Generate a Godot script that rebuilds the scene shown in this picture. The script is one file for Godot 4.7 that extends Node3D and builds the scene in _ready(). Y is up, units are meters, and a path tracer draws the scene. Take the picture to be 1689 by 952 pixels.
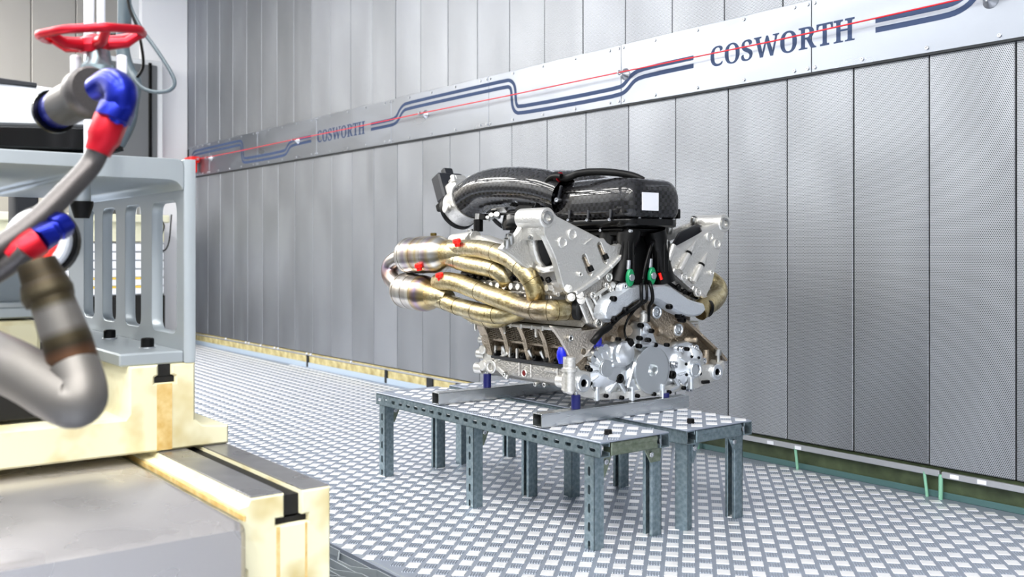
extends Node3D

var used := {}
var group_no := 1
var M := {}

func _ready():
	# ---- camera, environment, exposure, lights
	var cam := Camera3D.new()
	cam.name = "camera"
	cam.projection = Camera3D.PROJECTION_FRUSTUM
	cam.near = 0.05
	cam.far = 60.0
	cam.size = 2.0 * cam.near * 476.0 / 1642.0
	cam.frustum_offset = Vector2(0, -61.0 / 1642.0 * cam.near)
	cam.position = Vector3(0, 0.9, 0)
	cam.rotation.y = -atan2(1256.0, 1642.0)
	var lens := CameraAttributesPhysical.new()
	lens.frustum_focal_length = 35.0
	lens.frustum_focus_distance = 3.45
	lens.exposure_aperture = 4.0
	cam.attributes = lens
	add_child(cam)
	cam.projection = Camera3D.PROJECTION_FRUSTUM
	cam.size = 2.0 * cam.near * 476.0 / 1642.0
	cam.frustum_offset = Vector2(0, -61.0 / 1642.0 * cam.near)
	cam.current = true
	var we := WorldEnvironment.new()
	we.name = "environment"
	var env := Environment.new()
	env.background_mode = Environment.BG_COLOR
	env.background_color = Color(0.6, 0.65, 0.7)
	env.background_energy_multiplier = 0.2
	env.tonemap_mode = Environment.TONE_MAPPER_LINEAR
	env.tonemap_exposure = 0.98
	env.sdfgi_enabled = true
	env.ssao_enabled = true
	env.ssil_enabled = true
	we.environment = env
	add_child(we)
	materials()
	ceiling_and_lights()
	room()
	tables()
	dyno()
	engine()

# ------------------------------------------------------------------ naming and tagging
func numbered(called: String, under: Node) -> String:
	var key := "%d/%s" % [under.get_instance_id(), called]
	if not used.has(key):
		used[key] = 0
		return called
	used[key] += 1
	return "%s_%03d" % [called, used[key]]

func thing(called: String, label: String, category: String, at := Vector3.ZERO, group := "") -> Node3D:
	var o := Node3D.new()
	o.name = numbered(called, self)
	add_child(o, true)
	o.position = at
	tag(o, label, category, group)
	return o

func tag(o: Node, label: String, category: String, group := "") -> Node:
	o.set_meta("label", label)
	o.set_meta("category", category)
	if group:
		o.set_meta("group", group)
	return o

func obj(called: String, mesh: Mesh, mat: Material, parent: Node = null, label := "") -> MeshInstance3D:
	var p: Node = parent if parent else self
	var o := MeshInstance3D.new()
	o.mesh = mesh
	o.name = numbered(called, p)
	o.material_override = mat
	p.add_child(o, true)
	if label:
		o.set_meta("label", label)
	return o

func put(called: String, st: SurfaceTool, mat: Material, parent: Node = null, label := "") -> MeshInstance3D:
	return obj(called, fin(st), mat, parent, label)

func struct(called: String, st: SurfaceTool, mat: Material) -> MeshInstance3D:
	var o := put(called, st, mat)
	o.set_meta("kind", "structure")
	return o

func dup(root: Node3D, called: String, at: Vector3, label: String) -> Node3D:
	var r: Node3D = root.duplicate()
	r.name = numbered(called, self)
	add_child(r, true)
	r.position = at
	r.set_meta("label", label)
	return r

# ------------------------------------------------------------------ shape helpers
func mb() -> SurfaceTool:
	var st := SurfaceTool.new()
	st.begin(Mesh.PRIMITIVE_TRIANGLES)
	st.set_smooth_group(-1)
	return st

func fin(st: SurfaceTool) -> ArrayMesh:
	st.generate_normals()
	return st.commit()

func tri(st: SurfaceTool, a: Vector3, b: Vector3, c: Vector3):
	st.add_vertex(a)
	st.add_vertex(c)
	st.add_vertex(b)

func quad(st: SurfaceTool, a: Vector3, b: Vector3, c: Vector3, d: Vector3):
	tri(st, a, b, c)
	tri(st, a, c, d)

func tri_out(st: SurfaceTool, a: Vector3, b: Vector3, c: Vector3, mid: Vector3):
	if (b - a).cross(c - a).dot((a + b + c) / 3.0 - mid) < 0.0:
		tri(st, a, c, b)
	else:
		tri(st, a, b, c)

func T3(at: Vector3, basis := Basis.IDENTITY) -> Transform3D:
	return Transform3D(basis, at)

func up_to(dir: Vector3) -> Basis:   # a basis whose y axis is dir
	var y := dir.normalized()
	var x := y.cross(Vector3(0, 0, 1)) if absf(y.z) < 0.9 else y.cross(Vector3(1, 0, 0))
	x = x.normalized()
	return Basis(x, y, x.cross(y))

func box(st: SurfaceTool, at: Vector3, size: Vector3, bev := 0.0, basis := Basis.IDENTITY):
	st.set_smooth_group(-1)
	var h := size * 0.5
	var b := minf(bev, minf(h.x, minf(h.y, h.z)) * 0.9)
	var v := {}
	for sx in [-1, 1]:
		for sy in [-1, 1]:
			for sz in [-1, 1]:
				var s := Vector3(sx, sy, sz)
				v[[sx, sy, sz, 0]] = at + basis * (s * Vector3(h.x, h.y - b, h.z - b))
				v[[sx, sy, sz, 1]] = at + basis * (s * Vector3(h.x - b, h.y, h.z - b))
				v[[sx, sy, sz, 2]] = at + basis * (s * Vector3(h.x - b, h.y - b, h.z))
				if b > 0.0:
					tri_out(st, v[[sx, sy, sz, 0]], v[[sx, sy, sz, 1]], v[[sx, sy, sz, 2]], at)
	for s in [-1, 1]:
		for f in 3:
			var k := []
			for c in [[-1, -1], [1, -1], [1, 1], [-1, 1]]:
				k.append(v[[s, c[0], c[1], 0] if f == 0 else [c[0], s, c[1], 1] if f == 1 else [c[0], c[1], s, 2]])
			tri_out(st, k[0], k[1], k[2], at)
			tri_out(st, k[0], k[2], k[3], at)
	if b > 0.0:
		for s in [-1, 1]:
			for t in [-1, 1]:
				for e in [[[s, t, -1, 0], [s, t, 1, 0], [s, t, 1, 1], [s, t, -1, 1]], [[-1, s, t, 1], [1, s, t, 1], [1, s, t, 2], [-1, s, t, 2]], [[s, -1, t, 0], [s, 1, t, 0], [s, 1, t, 2], [s, -1, t, 2]]]:
					tri_out(st, v[e[0]], v[e[1]], v[e[2]], at)
					tri_out(st, v[e[0]], v[e[2]], v[e[3]], at)

func bar(st: SurfaceTool, a: Vector3, b: Vector3, w: float, h: float, bev := 0.0, up := Vector3.UP):   # a square bar from a to b
	var z := (b - a).normalized()
	var x := up.cross(z).normalized()
	box(st, (a + b) * 0.5, Vector3(w, h, a.distance_to(b)), bev, Basis(x, z.cross(x), z))

func lathe(st: SurfaceTool, prof: Array, xf: Transform3D, seg := 20, cols := []):   # prof: [r, h] up the local y axis
	var g := group_no
	group_no += 1
	for i in prof.size() - 1:
		if i > 0:
			var d0 := Vector2(prof[i][0] - prof[i - 1][0], prof[i][1] - prof[i - 1][1])
			var d1 := Vector2(prof[i + 1][0] - prof[i][0], prof[i + 1][1] - prof[i][1])
			if absf(d0.angle_to(d1)) > 0.6:
				g = group_no
				group_no += 1
		st.set_smooth_group(g)
		for j in seg:
			var p := []
			for e in [[i, j], [i, j + 1], [i + 1, j + 1], [i + 1, j]]:
				var a: float = TAU * (e[1] % seg) / seg
				p.append(xf * Vector3(prof[e[0]][0] * cos(a), prof[e[0]][1], prof[e[0]][0] * sin(a)))
			if cols.size():
				for e in [[1, i], [3, i + 1], [0, i], [1, i], [2, i + 1], [3, i + 1]]:
					st.set_color(cols[e[1]])
					st.add_vertex(p[e[0]])
			else:
				tri(st, p[1], p[0], p[3])
				tri(st, p[1], p[3], p[2])
	st.set_smooth_group(-1)

func disc(st: SurfaceTool, at: Vector3, dir: Vector3, r: float, h: float, bev := 0.0, seg := 20):   # a plain turned disc, its base at at
	lathe(st, [[0.0, 0.0], [r, 0.0], [r, h - bev], [r - bev, h], [0.0, h]], T3(at, up_to(dir)), seg)

func ring(st: SurfaceTool, at: Vector3, dir: Vector3, r: float, ri: float, h: float, bev := 0.002, seg := 20, depth := -1.0):   # a boss with a bore
	var d := h - depth if depth >= 0.0 else 0.0
	lathe(st, [[0.0, 0.0], [r, 0.0], [r, h - bev], [r - bev, h], [ri + bev, h], [ri, h - bev], [ri, d], [0.0, d]], T3(at, up_to(dir)), seg)

func screw(st: SurfaceTool, at: Vector3, dir: Vector3, r: float, h: float, seg := 10):   # a cap screw with a socket
	lathe(st, [[0.0, -h], [r, -h], [r, h * 0.8], [r * 0.85, h], [r * 0.5, h], [r * 0.45, h * 0.4], [0.0, h * 0.4]], T3(at, up_to(dir)), seg)

func spl(p: PackedVector3Array, per := 6) -> PackedVector3Array:
	var out := PackedVector3Array()
	var n := p.size()
	for i in n - 1:
		var a := p[maxi(i - 1, 0)]
		var d := p[mini(i + 2, n - 1)]
		for k in per:
			out.append(p[i].cubic_interpolate(p[i + 1], a, d, float(k) / per))
	out.append(p[n - 1])
	return out

func tube(st: SurfaceTool, p: PackedVector3Array, r, sides := 12, cap := true, cols := []):   # r: a number, or radii spread over the path
	var n := p.size()
	var rings := []
	var t := (p[1] - p[0]).normalized()
	var nn := t.cross(Vector3(0.13, 1, 0.07)).normalized()
	for i in n:
		var t2 := (p[mini(i + 1, n - 1)] - p[maxi(i - 1, 0)]).normalized()
		if t2 == Vector3.ZERO:
			t2 = t
		var ax := t.cross(t2)
		if ax.length() > 1e-6:
			nn = nn.rotated(ax.normalized(), t.angle_to(t2))
		t = t2
		nn = (nn - t * nn.dot(t)).normalized()
		var b := t.cross(nn)
		var rr: float = lerp_list(r, float(i) / (n - 1)) if r is Array else float(r)
		var q := PackedVector3Array()
		for j in sides:
			var a := TAU * j / sides
			q.append(p[i] + (nn * cos(a) + b * sin(a)) * rr)
		rings.append(q)
	st.set_smooth_group(group_no)
	group_no += 1
	for i in n - 1:
		for j in sides:
			var k := (j + 1) % sides
			if cols.size():
				var c0: Color = color_list(cols, float(i) / (n - 1))
				var c1: Color = color_list(cols, float(i + 1) / (n - 1))
				for e in [[c0, rings[i][j]], [c1, rings[i + 1][k]], [c0, rings[i][k]], [c0, rings[i][j]], [c1, rings[i + 1][j]], [c1, rings[i + 1][k]]]:
					st.set_color(e[0])
					st.add_vertex(e[1])
			else:
				quad(st, rings[i][j], rings[i][k], rings[i + 1][k], rings[i + 1][j])
	st.set_smooth_group(-1)
	if cap:
		for j in sides:
			var k := (j + 1) % sides
			tri(st, p[0], rings[0][k], rings[0][j])
			tri(st, p[n - 1], rings[n - 1][j], rings[n - 1][k])

func lerp_list(l: Array, t: float) -> float:
	var x := t * (l.size() - 1)
	var i := mini(int(x), l.size() - 2)
	return lerpf(l[i], l[i + 1], x - i)

func color_list(l: Array, t: float) -> Color:
	var x := t * (l.size() - 1)
	var i := mini(int(x), l.size() - 2)
	return (l[i] as Color).lerp(l[i + 1], x - i)

func rp(p: PackedVector3Array, r: float, n := 3) -> PackedVector3Array:   # corners rounded
	var out := PackedVector3Array()
	var m := p.size()
	for i in m:
		var a: Vector3 = p[i] + (p[(i + m - 1) % m] - p[i]).limit_length(minf(r, p[i].distance_to(p[(i + m - 1) % m]) * 0.45))
		var c: Vector3 = p[i] + (p[(i + 1) % m] - p[i]).limit_length(minf(r, p[i].distance_to(p[(i + 1) % m]) * 0.45))
		for k in n + 1:
			var t := float(k) / n
			out.append(a.lerp(p[i], t).lerp(p[i].lerp(c, t), t))
	return out

func oval(at: Vector3, u: Vector3, v: Vector3, n := 12) -> PackedVector3Array:
	var out := PackedVector3Array()
	for i in n:
		out.append(at + u * cos(TAU * i / n) + v * sin(TAU * i / n))
	return out

func inset(p: PackedVector2Array, b: float) -> PackedVector2Array:
	var out := PackedVector2Array()
	var n := p.size()
	for i in n:
		var e0 := (p[i] - p[(i + n - 1) % n]).normalized()
		var e1 := (p[(i + 1) % n] - p[i]).normalized()
		var n0 := Vector2(-e0.y, e0.x)
		var n1 := Vector2(-e1.y, e1.x)
		var m := (n0 + n1).normalized()
		out.append(p[i] + m * b / maxf(0.5, m.dot(n0)))
	return out

func area2(p: PackedVector2Array) -> float:
	var s := 0.0
	for i in p.size():
		s += p[i].cross(p[(i + 1) % p.size()])
	return s

func ears(p: PackedVector2Array) -> PackedInt32Array:   # ear clipping that bears bridged holes
	var out := PackedInt32Array()
	var left: Array = range(p.size())
	var at := 0
	var miss := 0
	while left.size() > 3 and miss <= left.size():
		var n := left.size()
		at = at % n
		var ia: int = left[(at + n - 1) % n]
		var ib: int = left[at]
		var ic: int = left[(at + 1) % n]
		var a := p[ia]
		var b := p[ib]
		var c := p[ic]
		var ok := (b - a).cross(c - b) > 1e-12
		if ok:
			for k in left:
				var q := p[k]
				if q == a or q == b or q == c:
					continue
				if (b - a).cross(q - a) >= 0.0 and (c - b).cross(q - b) >= 0.0 and (a - c).cross(q - c) >= 0.0:
					ok = false
					break
		if not ok and absf((b - a).cross(c - b)) <= 1e-12:
			left.remove_at(at)
			miss = 0
			continue
		if ok:
			out.append_array([ia, ib, ic])
			left.remove_at(at)
			miss = 0
		else:
			at += 1
			miss += 1
	if left.size() == 3:
		out.append_array([left[0], left[1], left[2]])
	elif miss > left.size():
		push_warning("outline not filled: %d left of %d" % [left.size(), p.size()])
	return out

func prism(st: SurfaceTool, poly: PackedVector3Array, d: Vector3, bev := 0.0, holes := [], back := true):
	# the outline poly is the front face; it is pushed back by d; holes go through
	var n := -d.normalized()
	var u := (n.cross(Vector3.UP) if absf(n.y) < 0.9 else n.cross(Vector3.RIGHT)).normalized()
	var v := n.cross(u)
	var o := poly[0]
	var deep := d.length()
	var rings := []
	for l in [poly] + holes:
		var q := PackedVector2Array()
		for x in l:
			q.append(Vector2((x - o).dot(u), (x - o).dot(v)))
		if (area2(q) > 0.0) != rings.is_empty():
			q.reverse()
		rings.append(q)
	var to3 := func(x: Vector2, h: float) -> Vector3: return o + u * x.x + v * x.y + n * h
	var face := PackedVector2Array()
	var caps := []
	for attempt in 6:
		caps.clear()
		var fine := true
		for q in rings:
			var c := inset(q, bev) if bev > 0.0 else (q as PackedVector2Array)
			for i in q.size():
				var k: int = (i + 1) % q.size()
				if (c[k] - c[i]).dot(q[k] - q[i]) < 0.0:
					fine = false
			caps.append(c)
		if fine or bev == 0.0:
			break
		bev = bev * 0.5 if attempt < 4 else 0.0
	for which in ([0, 1] if back else [0]):
		face = (caps[0] if which == 0 else rings[0]).duplicate()
		var todo := (caps if which == 0 else rings).slice(1)
		while todo.size():
			var best := INF
			var bi := 0
			var bj := 0
			var bh := 0
			for hh in todo.size():
				for i in face.size():
					for j in todo[hh].size():
						var dd: float = face[i].distance_squared_to(todo[hh][j])
						if dd < best:
							best = dd
							bi = i
							bj = j
							bh = hh
			var hole: PackedVector2Array = todo.pop_at(bh)
			var merged := face.slice(0, bi + 1)
			for k in hole.size() + 1:
				merged.append(hole[(bj + k) % hole.size()])
			merged.append_array(face.slice(bi))
			face = merged
		var ix := ears(face)
		var h := 0.0 if which == 0 else -deep
		st.set_smooth_group(-1)
		for i in range(0, ix.size(), 3):
			var a := face[ix[i]]
			var b := face[ix[i + 1]]
			var c := face[ix[i + 2]]
			var ccw := (b - a).cross(c - a) > 0.0
			if ccw == (which == 0):
				tri(st, to3.call(a, h), to3.call(b, h), to3.call(c, h))
			else:
				tri(st, to3.call(a, h), to3.call(c, h), to3.call(b, h))
	for r in rings.size():
		var q: PackedVector2Array = rings[r]
		var c: PackedVector2Array = caps[r]
		var m := q.size()
		for i in m:
			var k := (i + 1) % m
			var e0 := (q[i] - q[(i + m - 1) % m])
			if i == 0 or absf(e0.angle_to(q[k] - q[i])) > 0.75:
				group_no += 1
			st.set_smooth_group(group_no)
			quad(st, to3.call(q[i], -deep), to3.call(q[k], -deep), to3.call(q[k], -bev), to3.call(q[i], -bev))
			if bev > 0.0:
				quad(st, to3.call(q[i], -bev), to3.call(q[k], -bev), to3.call(c[k], 0.0), to3.call(c[i], 0.0))
		group_no += 1
	st.set_smooth_group(-1)

func loft(st: SurfaceTool, rings: Array, cap := true):   # rings of equal size
	var t := []
	var m: int = rings[0].size()
	for i in rings.size() - 1:
		for j in m:
			var k := (j + 1) % m
			t.append([rings[i][j], rings[i][k], rings[i + 1][k]])
			t.append([rings[i][j], rings[i + 1][k], rings[i + 1][j]])
	var body := t.size()
	if cap:
		for e in [[0, true], [rings.size() - 1, false]]:
			var mid := Vector3.ZERO
			for x in rings[e[0]]:
				mid += x / m
			for j in m:
				var k := (j + 1) % m
				t.append([mid, rings[e[0]][k], rings[e[0]][j]] if e[1] else [mid, rings[e[0]][j], rings[e[0]][k]])
	var vol := 0.0
	var o: Vector3 = rings[0][0]
	for x in t:
		vol += (x[0] - o).dot((x[1] - o).cross(x[2] - o))
	group_no += 1
	for i in t.size():
		st.set_smooth_group(group_no if i < body else group_no + 1)
		if vol > 0.0:
			tri(st, t[i][0], t[i][1], t[i][2])
		else:
			tri(st, t[i][0], t[i][2], t[i][1])
	group_no += 2
	st.set_smooth_group(-1)

# ------------------------------------------------------------------ materials
func mat(called: String, c: Color, metal := 0.0, rough := 0.5, more := {}) -> StandardMaterial3D:
	var m := StandardMaterial3D.new()
	m.albedo_color = c
	m.metallic = metal
	m.roughness = rough
	for k in more:
		m.set(k, more[k])
	M[called] = m
	return m

func noise(seed_no: int, freq: float, ramp: Array, size := 256, kind := FastNoiseLite.TYPE_SIMPLEX_SMOOTH, octaves := 4) -> NoiseTexture2D:
	var f := FastNoiseLite.new()
	f.seed = seed_no
	f.frequency = freq
	f.noise_type = kind
	f.fractal_octaves = octaves
	var t := NoiseTexture2D.new()
	t.width = size
	t.height = size
	t.seamless = true
	t.noise = f
	if ramp.size():
		var g := Gradient.new()
		g.offsets = PackedFloat32Array(range(ramp.size()).map(func(i): return float(i) / (ramp.size() - 1)))
		g.colors = PackedColorArray(ramp)
		t.color_ramp = g
	return t

func grey(x: float) -> Color:
	return Color(x, x, x)

func tri_tex(t: Texture2D, scale: float, extra := {}) -> Dictionary:
	var d := {"albedo_texture": t, "uv1_triplanar": true, "uv1_scale": Vector3.ONE * scale}
	d.merge(extra)
	return d

func bumped(strength: float, scale: float, extra := {}) -> Dictionary:   # fine sand-cast grain
	var d := {"normal_enabled": true, "normal_texture": M.grain, "normal_scale": strength, "uv1_triplanar": true, "uv1_scale": Vector3.ONE * scale}
	d.merge(extra)
	return d

func materials():
	var grain := noise(3, 0.06, [], 256)
	grain.as_normal_map = true
	grain.bump_strength = 6.0
	M.grain = grain
	# perforated sheet: staggered round holes, 16 x 14 of them on a tile
	var im := Image.create(256, 224, false, Image.FORMAT_RGB8)
	for y in 224:
		for x in 256:
			var best := 1e9
			for r in range(y / 14 - 1, y / 14 + 2):
				var off := 8.0 if posmod(r, 2) == 1 else 0.0
				var cx: float = roundf((x - off) / 16.0) * 16.0 + off
				best = minf(best, Vector2(x - cx, y - (r * 14.0 + 7.0)).length())
			var s := smoothstep(3.4, 5.0, best)
			var k := lerpf(0.36, 1.0, s)
			im.set_pixel(x, y, Color(k, k, k))
	var holes := ImageTexture.create_from_image(im)
	var cloud := noise(11, 0.012, [grey(0.55), grey(1.0)], 256, FastNoiseLite.TYPE_SIMPLEX_SMOOTH, 3)
	for i in 4:
		mat("panel%d" % i, Color(0.69, 0.705, 0.73) * [1.0, 0.985, 1.015, 0.995][i], 0.9, [0.50, 0.48, 0.52, 0.49][i], {
			"albedo_texture": holes, "uv1_triplanar": true, "uv1_world_triplanar": true, "uv1_scale": Vector3(1 / 0.112, 1 / 0.098, 1 / 0.112),
			"detail_enabled": true, "detail_albedo": noise(20 + i, 0.006, [grey(0.86), grey(1.0)], 256, FastNoiseLite.TYPE_SIMPLEX_SMOOTH, 3), "detail_blend_mode": BaseMaterial3D.BLEND_MODE_MUL, "uv2_triplanar": true, "uv2_world_triplanar": true, "detail_uv_layer": BaseMaterial3D.DETAIL_UV_2, "uv2_scale": Vector3(0.5, 0.35, 0.9)})
	mat("backing", Color(0.16, 0.17, 0.18), 0.6, 0.5)
	mat("seam", Color(0.62, 0.63, 0.64), 1.0, 0.35)
	mat("band", Color(0.57, 0.59, 0.625), 0.95, 0.46, {"roughness_texture": cloud, "uv1_triplanar": true, "uv1_world_triplanar": true, "uv1_scale": Vector3(1, 1.2, 0.4)})
	mat("navy", Color(0.25, 0.30, 0.41), 0.0, 0.6, {"metallic_specular": 0.15})
	mat("screw", Color(0.75, 0.76, 0.78), 1.0, 0.3)
	mat("red_cord", Color(0.85, 0.09, 0.16), 0.0, 0.4)
	mat("red_plastic", Color(0.95, 0.10, 0.05), 0.0, 0.35)
	mat("white_wall", Color(0.97, 0.97, 0.98), 0.0, 0.6)
	mat("grey_wall", Color(0.66, 0.645, 0.62), 0.2, 0.5)
	mat("near_wall", Color(0.66, 0.67, 0.68), 0.0, 0.6)
	mat("far_wall", Color(0.86, 0.87, 0.88), 0.0, 0.6)
	mat("dark_wall", Color(0.40, 0.41, 0.42), 0.0, 0.6)
	mat("ceiling", Color(0.92, 0.92, 0.93), 0.0, 0.7)
	mat("kerb_green", Color(0.27, 0.32, 0.21), 0.0, 0.6, tri_tex(noise(31, 0.02, [Color(0.55, 0.6, 0.5), Color(1, 1, 1)]), 2.0))
	mat("kerb_sand", Color(0.78, 0.74, 0.56), 0.0, 0.6, tri_tex(noise(32, 0.02, [Color(0.7, 0.66, 0.55), Color(1, 1, 1)]), 2.0))
	mat("pale_strip", Color(0.66, 0.72, 0.78), 0.2, 0.4)
	mat("teal", Color(0.24, 0.36, 0.36), 0.0, 0.5)
	mat("mint", Color(0.46, 0.66, 0.56), 0.0, 0.5)
	mat("trunk", Color(0.66, 0.67, 0.69), 0.6, 0.4)
	mat("label_white", Color(0.86, 0.87, 0.90), 0.0, 0.5)
	mat("floor_base", Color(0.66, 0.69, 0.745), 0.85, 0.52)
	mat("pad", Color(0.97, 0.97, 0.98), 0.6, 0.38)  # worn metal; its shine partly put into a whiter, less metallic colour
	mat("rib", Color(0.73, 0.76, 0.81), 0.9, 0.45)
	mat("pit", Color(0.22, 0.25, 0.28), 0.3, 0.5)
	mat("galv", Color(0.60, 0.655, 0.68), 0.9, 0.42, tri_tex(noise(41, 0.05, [Color(0.72, 0.76, 0.77), Color(1, 1, 1)], 256, FastNoiseLite.TYPE_CELLULAR), 5.0))
	mat("galv_worn", Color(0.56, 0.59, 0.54), 0.8, 0.45, tri_tex(noise(42, 0.03, [Color(0.72, 0.76, 0.70), Color(1, 1, 1)]), 5.0))
	mat("tube_alu", Color(0.76, 0.775, 0.785), 1.0, 0.36, {"roughness_texture": cloud, "uv1_triplanar": true, "uv1_scale": Vector3(1, 6, 6)})
	mat("black", Color(0.02, 0.021, 0.024), 0.0, 0.4, {"metallic_specular": 0.3})
	mat("rubber", Color(0.035, 0.037, 0.042), 0.0, 0.5, {"metallic_specular": 0.35})
	mat("black_gloss", Color(0.015, 0.015, 0.017), 0.0, 0.2, {"metallic_specular": 0.4})
	mat("anthracite", Color(0.10, 0.11, 0.135), 0.0, 0.45)
	mat("post_blue", Color(0.055, 0.075, 0.33), 0.2, 0.35)
	# engine metals
	mat("cast", Color(0.78, 0.77, 0.755), 0.9, 0.44, bumped(0.7, 6.0))
	mat("cast_fine", Color(0.84, 0.835, 0.82), 0.88, 0.41, bumped(0.4, 7.0))
	mat("cast_shaded", Color(0.66, 0.65, 0.635), 0.92, 0.44, bumped(0.8, 6.0))  # cast darkened; shading under the bracket and low on engine put into colour
	mat("mag", Color(0.66, 0.61, 0.545), 0.95, 0.45, bumped(0.8, 6.0))
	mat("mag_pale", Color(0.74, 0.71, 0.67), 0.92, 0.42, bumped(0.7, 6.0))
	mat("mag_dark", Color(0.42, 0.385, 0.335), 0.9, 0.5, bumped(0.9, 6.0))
	mat("machined", Color(0.87, 0.885, 0.90), 0.95, 0.29)
	mat("turned", Color(0.84, 0.855, 0.865), 1.0, 0.34)
	mat("manifold_cast", Color(0.81, 0.83, 0.855), 0.85, 0.5, bumped(0.5, 7.0))
	mat("gold_pipe", Color(0.93, 0.92, 0.90), 1.0, 0.36, {"vertex_color_use_as_albedo": true, "albedo_texture": noise(51, 0.02, [Color(0.62, 0.56, 0.42), Color(0.98, 0.97, 0.93), Color(0.80, 0.75, 0.62)], 256), "uv1_triplanar": true, "uv1_scale": Vector3.ONE * 7.0, "normal_enabled": true, "normal_texture": grain, "normal_scale": 0.3})
	mat("heat_pipe", Color(0.90, 0.90, 0.90), 1.0, 0.28, {"vertex_color_use_as_albedo": true})
	mat("weld", Color(0.34, 0.29, 0.19), 1.0, 0.4)
	mat("steel_bolt", Color(0.72, 0.72, 0.71), 1.0, 0.3)
	mat("blue_anod", Color(0.05, 0.11, 0.52), 0.75, 0.28)
	mat("red_anod", Color(0.70, 0.04, 0.13), 0.6, 0.35)
	mat("green", Color(0.05, 0.52, 0.33), 0.2, 0.4)
	mat("blue_plug", Color(0.04, 0.10, 0.72), 0.0, 0.35)
	mat("brass", Color(0.42, 0.36, 0.20), 1.0, 0.35)
	# woven carbon: a chequer of bright and dark tows under lacquer
	var cw := Image.create(64, 64, false, Image.FORMAT_RGB8)
	var cr := Image.create(64, 64, false, Image.FORMAT_RGB8)
	for y in 64:
		for x in 64:
			var warp := (x / 16 + y / 16) % 2 == 0
			var f: float = 0.85 + 0.15 * sin((x if warp else y) * PI / 2.0)
			cw.set_pixel(x, y, Color(0.15, 0.15, 0.165) * f if warp else Color(0.02, 0.02, 0.022) * f)
			cr.set_pixel(x, y, Color(1, 1, 1) * (0.30 if warp else 0.6))
	mat("carbon", Color(1, 1, 1), 0.1, 1.0, {"metallic_specular": 0.25, "albedo_texture": ImageTexture.create_from_image(cw), "roughness_texture": ImageTexture.create_from_image(cr), "uv1_triplanar": true, "uv1_scale": Vector3.ONE * 19.0, "clearcoat_enabled": true, "clearcoat": 0.8, "clearcoat_roughness": 0.04})
	# dynamometer
	mat("cream", Color(0.86, 0.84, 0.715), 0.0, 0.42, tri_tex(noise(61, 0.012, [Color(0.86, 0.80, 0.66), Color(1, 1, 1), Color(1, 1, 1)], 256), 1.6))
	mat("rust", Color(0.87, 0.79, 0.58), 0.0, 0.5, tri_tex(noise(62, 0.03, [Color(0.86, 0.76, 0.56), Color(1, 1, 1)]), 3.0))
	mat("bed_steel", Color(0.56, 0.56, 0.57), 0.7, 0.42, {"roughness_texture": cloud, "uv1_triplanar": true, "uv1_scale": Vector3.ONE * 2.0})
	mat("stainless", Color(0.74, 0.725, 0.72), 0.75, 0.36, {"roughness_texture": cloud, "uv1_triplanar": true, "uv1_scale": Vector3.ONE * 1.3})
	mat("mill_alu", Color(0.66, 0.69, 0.71), 0.6, 0.42)
	mat("pipe_heat", Color(0.85, 0.85, 0.85), 0.7, 0.5, {"vertex_color_use_as_albedo": true})
	mat("braid", Color(0.40, 0.385, 0.385), 0.75, 0.42, tri_tex(noise(71, 0.12, [grey(0.6), grey(1.0)]), 14.0))
	mat("slot_dark", Color(0.05, 0.045, 0.04), 0.2, 0.6)  # near black, also painted as the shade inside slots and carriage gap
	mat("pale_box", Color(0.80, 0.815, 0.84), 0.2, 0.45)
	mat("white_pipe", Color(0.94, 0.94, 0.97), 0.0, 0.35)
	mat("grey_cable", Color(0.30, 0.35, 0.38), 0.0, 0.4)
	mat("drawer", Color(0.93, 0.94, 0.96), 0.0, 0.5)
	mat("worktop", Color(0.88, 0.87, 0.76), 0.0, 0.5)
	mat("yellow", Color(0.92, 0.78, 0.30), 0.0, 0.5)
	mat("lamp_glow", Color(1, 1, 1), 0.0, 0.5, {"emission_enabled": true, "emission": Color(1.0, 0.99, 0.97), "emission_energy_multiplier": 3.0})

# ------------------------------------------------------------------ the room
func ceiling_and_lights():
	var st := mb()
	box(st, Vector3(0.4, 3.72, -3.9), Vector3(7.0, 0.12, 13.4))
	struct("ceiling", st, M.ceiling)
	for i in 6:
		for j in 3:
			var at := Vector3([0.3, -0.8, -1.9][j], 3.655, 1.4 - 2.1 * i)
			var t := thing("ceiling_light", "long white ceiling light panel above the floor and test bed", "ceiling light", at, "ceiling lights")
			var fr := mb()
			for s in [-1, 1]:
				box(fr, Vector3(s * 0.235, -0.02, 0), Vector3(0.03, 0.05, 1.63))
				box(fr, Vector3(0, -0.02, s * 0.80), Vector3(0.44, 0.05, 0.03))
			put("frame", fr, M.trunk, t)
			var d := mb()
			box(d, Vector3(0, -0.01, 0), Vector3(0.44, 0.02, 1.57))
			put("lamp_diffuser", d, M.lamp_glow, t)
			var l := AreaLight3D.new()
			l.name = "lamp"
			l.area_size = Vector2(0.44, 1.57)
			l.light_energy = [9.0, 6.5, 3.5, 3.5, 6.5, 9.0][i]
			l.light_color = Color(1.0, 0.99, 0.97)
			l.area_range = 15.0
			l.shadow_enabled = true
			l.position = Vector3(0, -0.03, 0)
			l.rotation.x = -PI / 2
			t.add_child(l)

func wall_box(called: String, at: Vector3, size: Vector3, m: Material) -> MeshInstance3D:
	var st := mb()
	box(st, at, size)
	return struct(called, st, m)

func panel_mesh(h: float) -> ArrayMesh:
	var st := mb()
	box(st, Vector3(0.01, h * 0.5, 0), Vector3(0.02, h, 0.3105), 0.0025)
	return fin(st)

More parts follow.
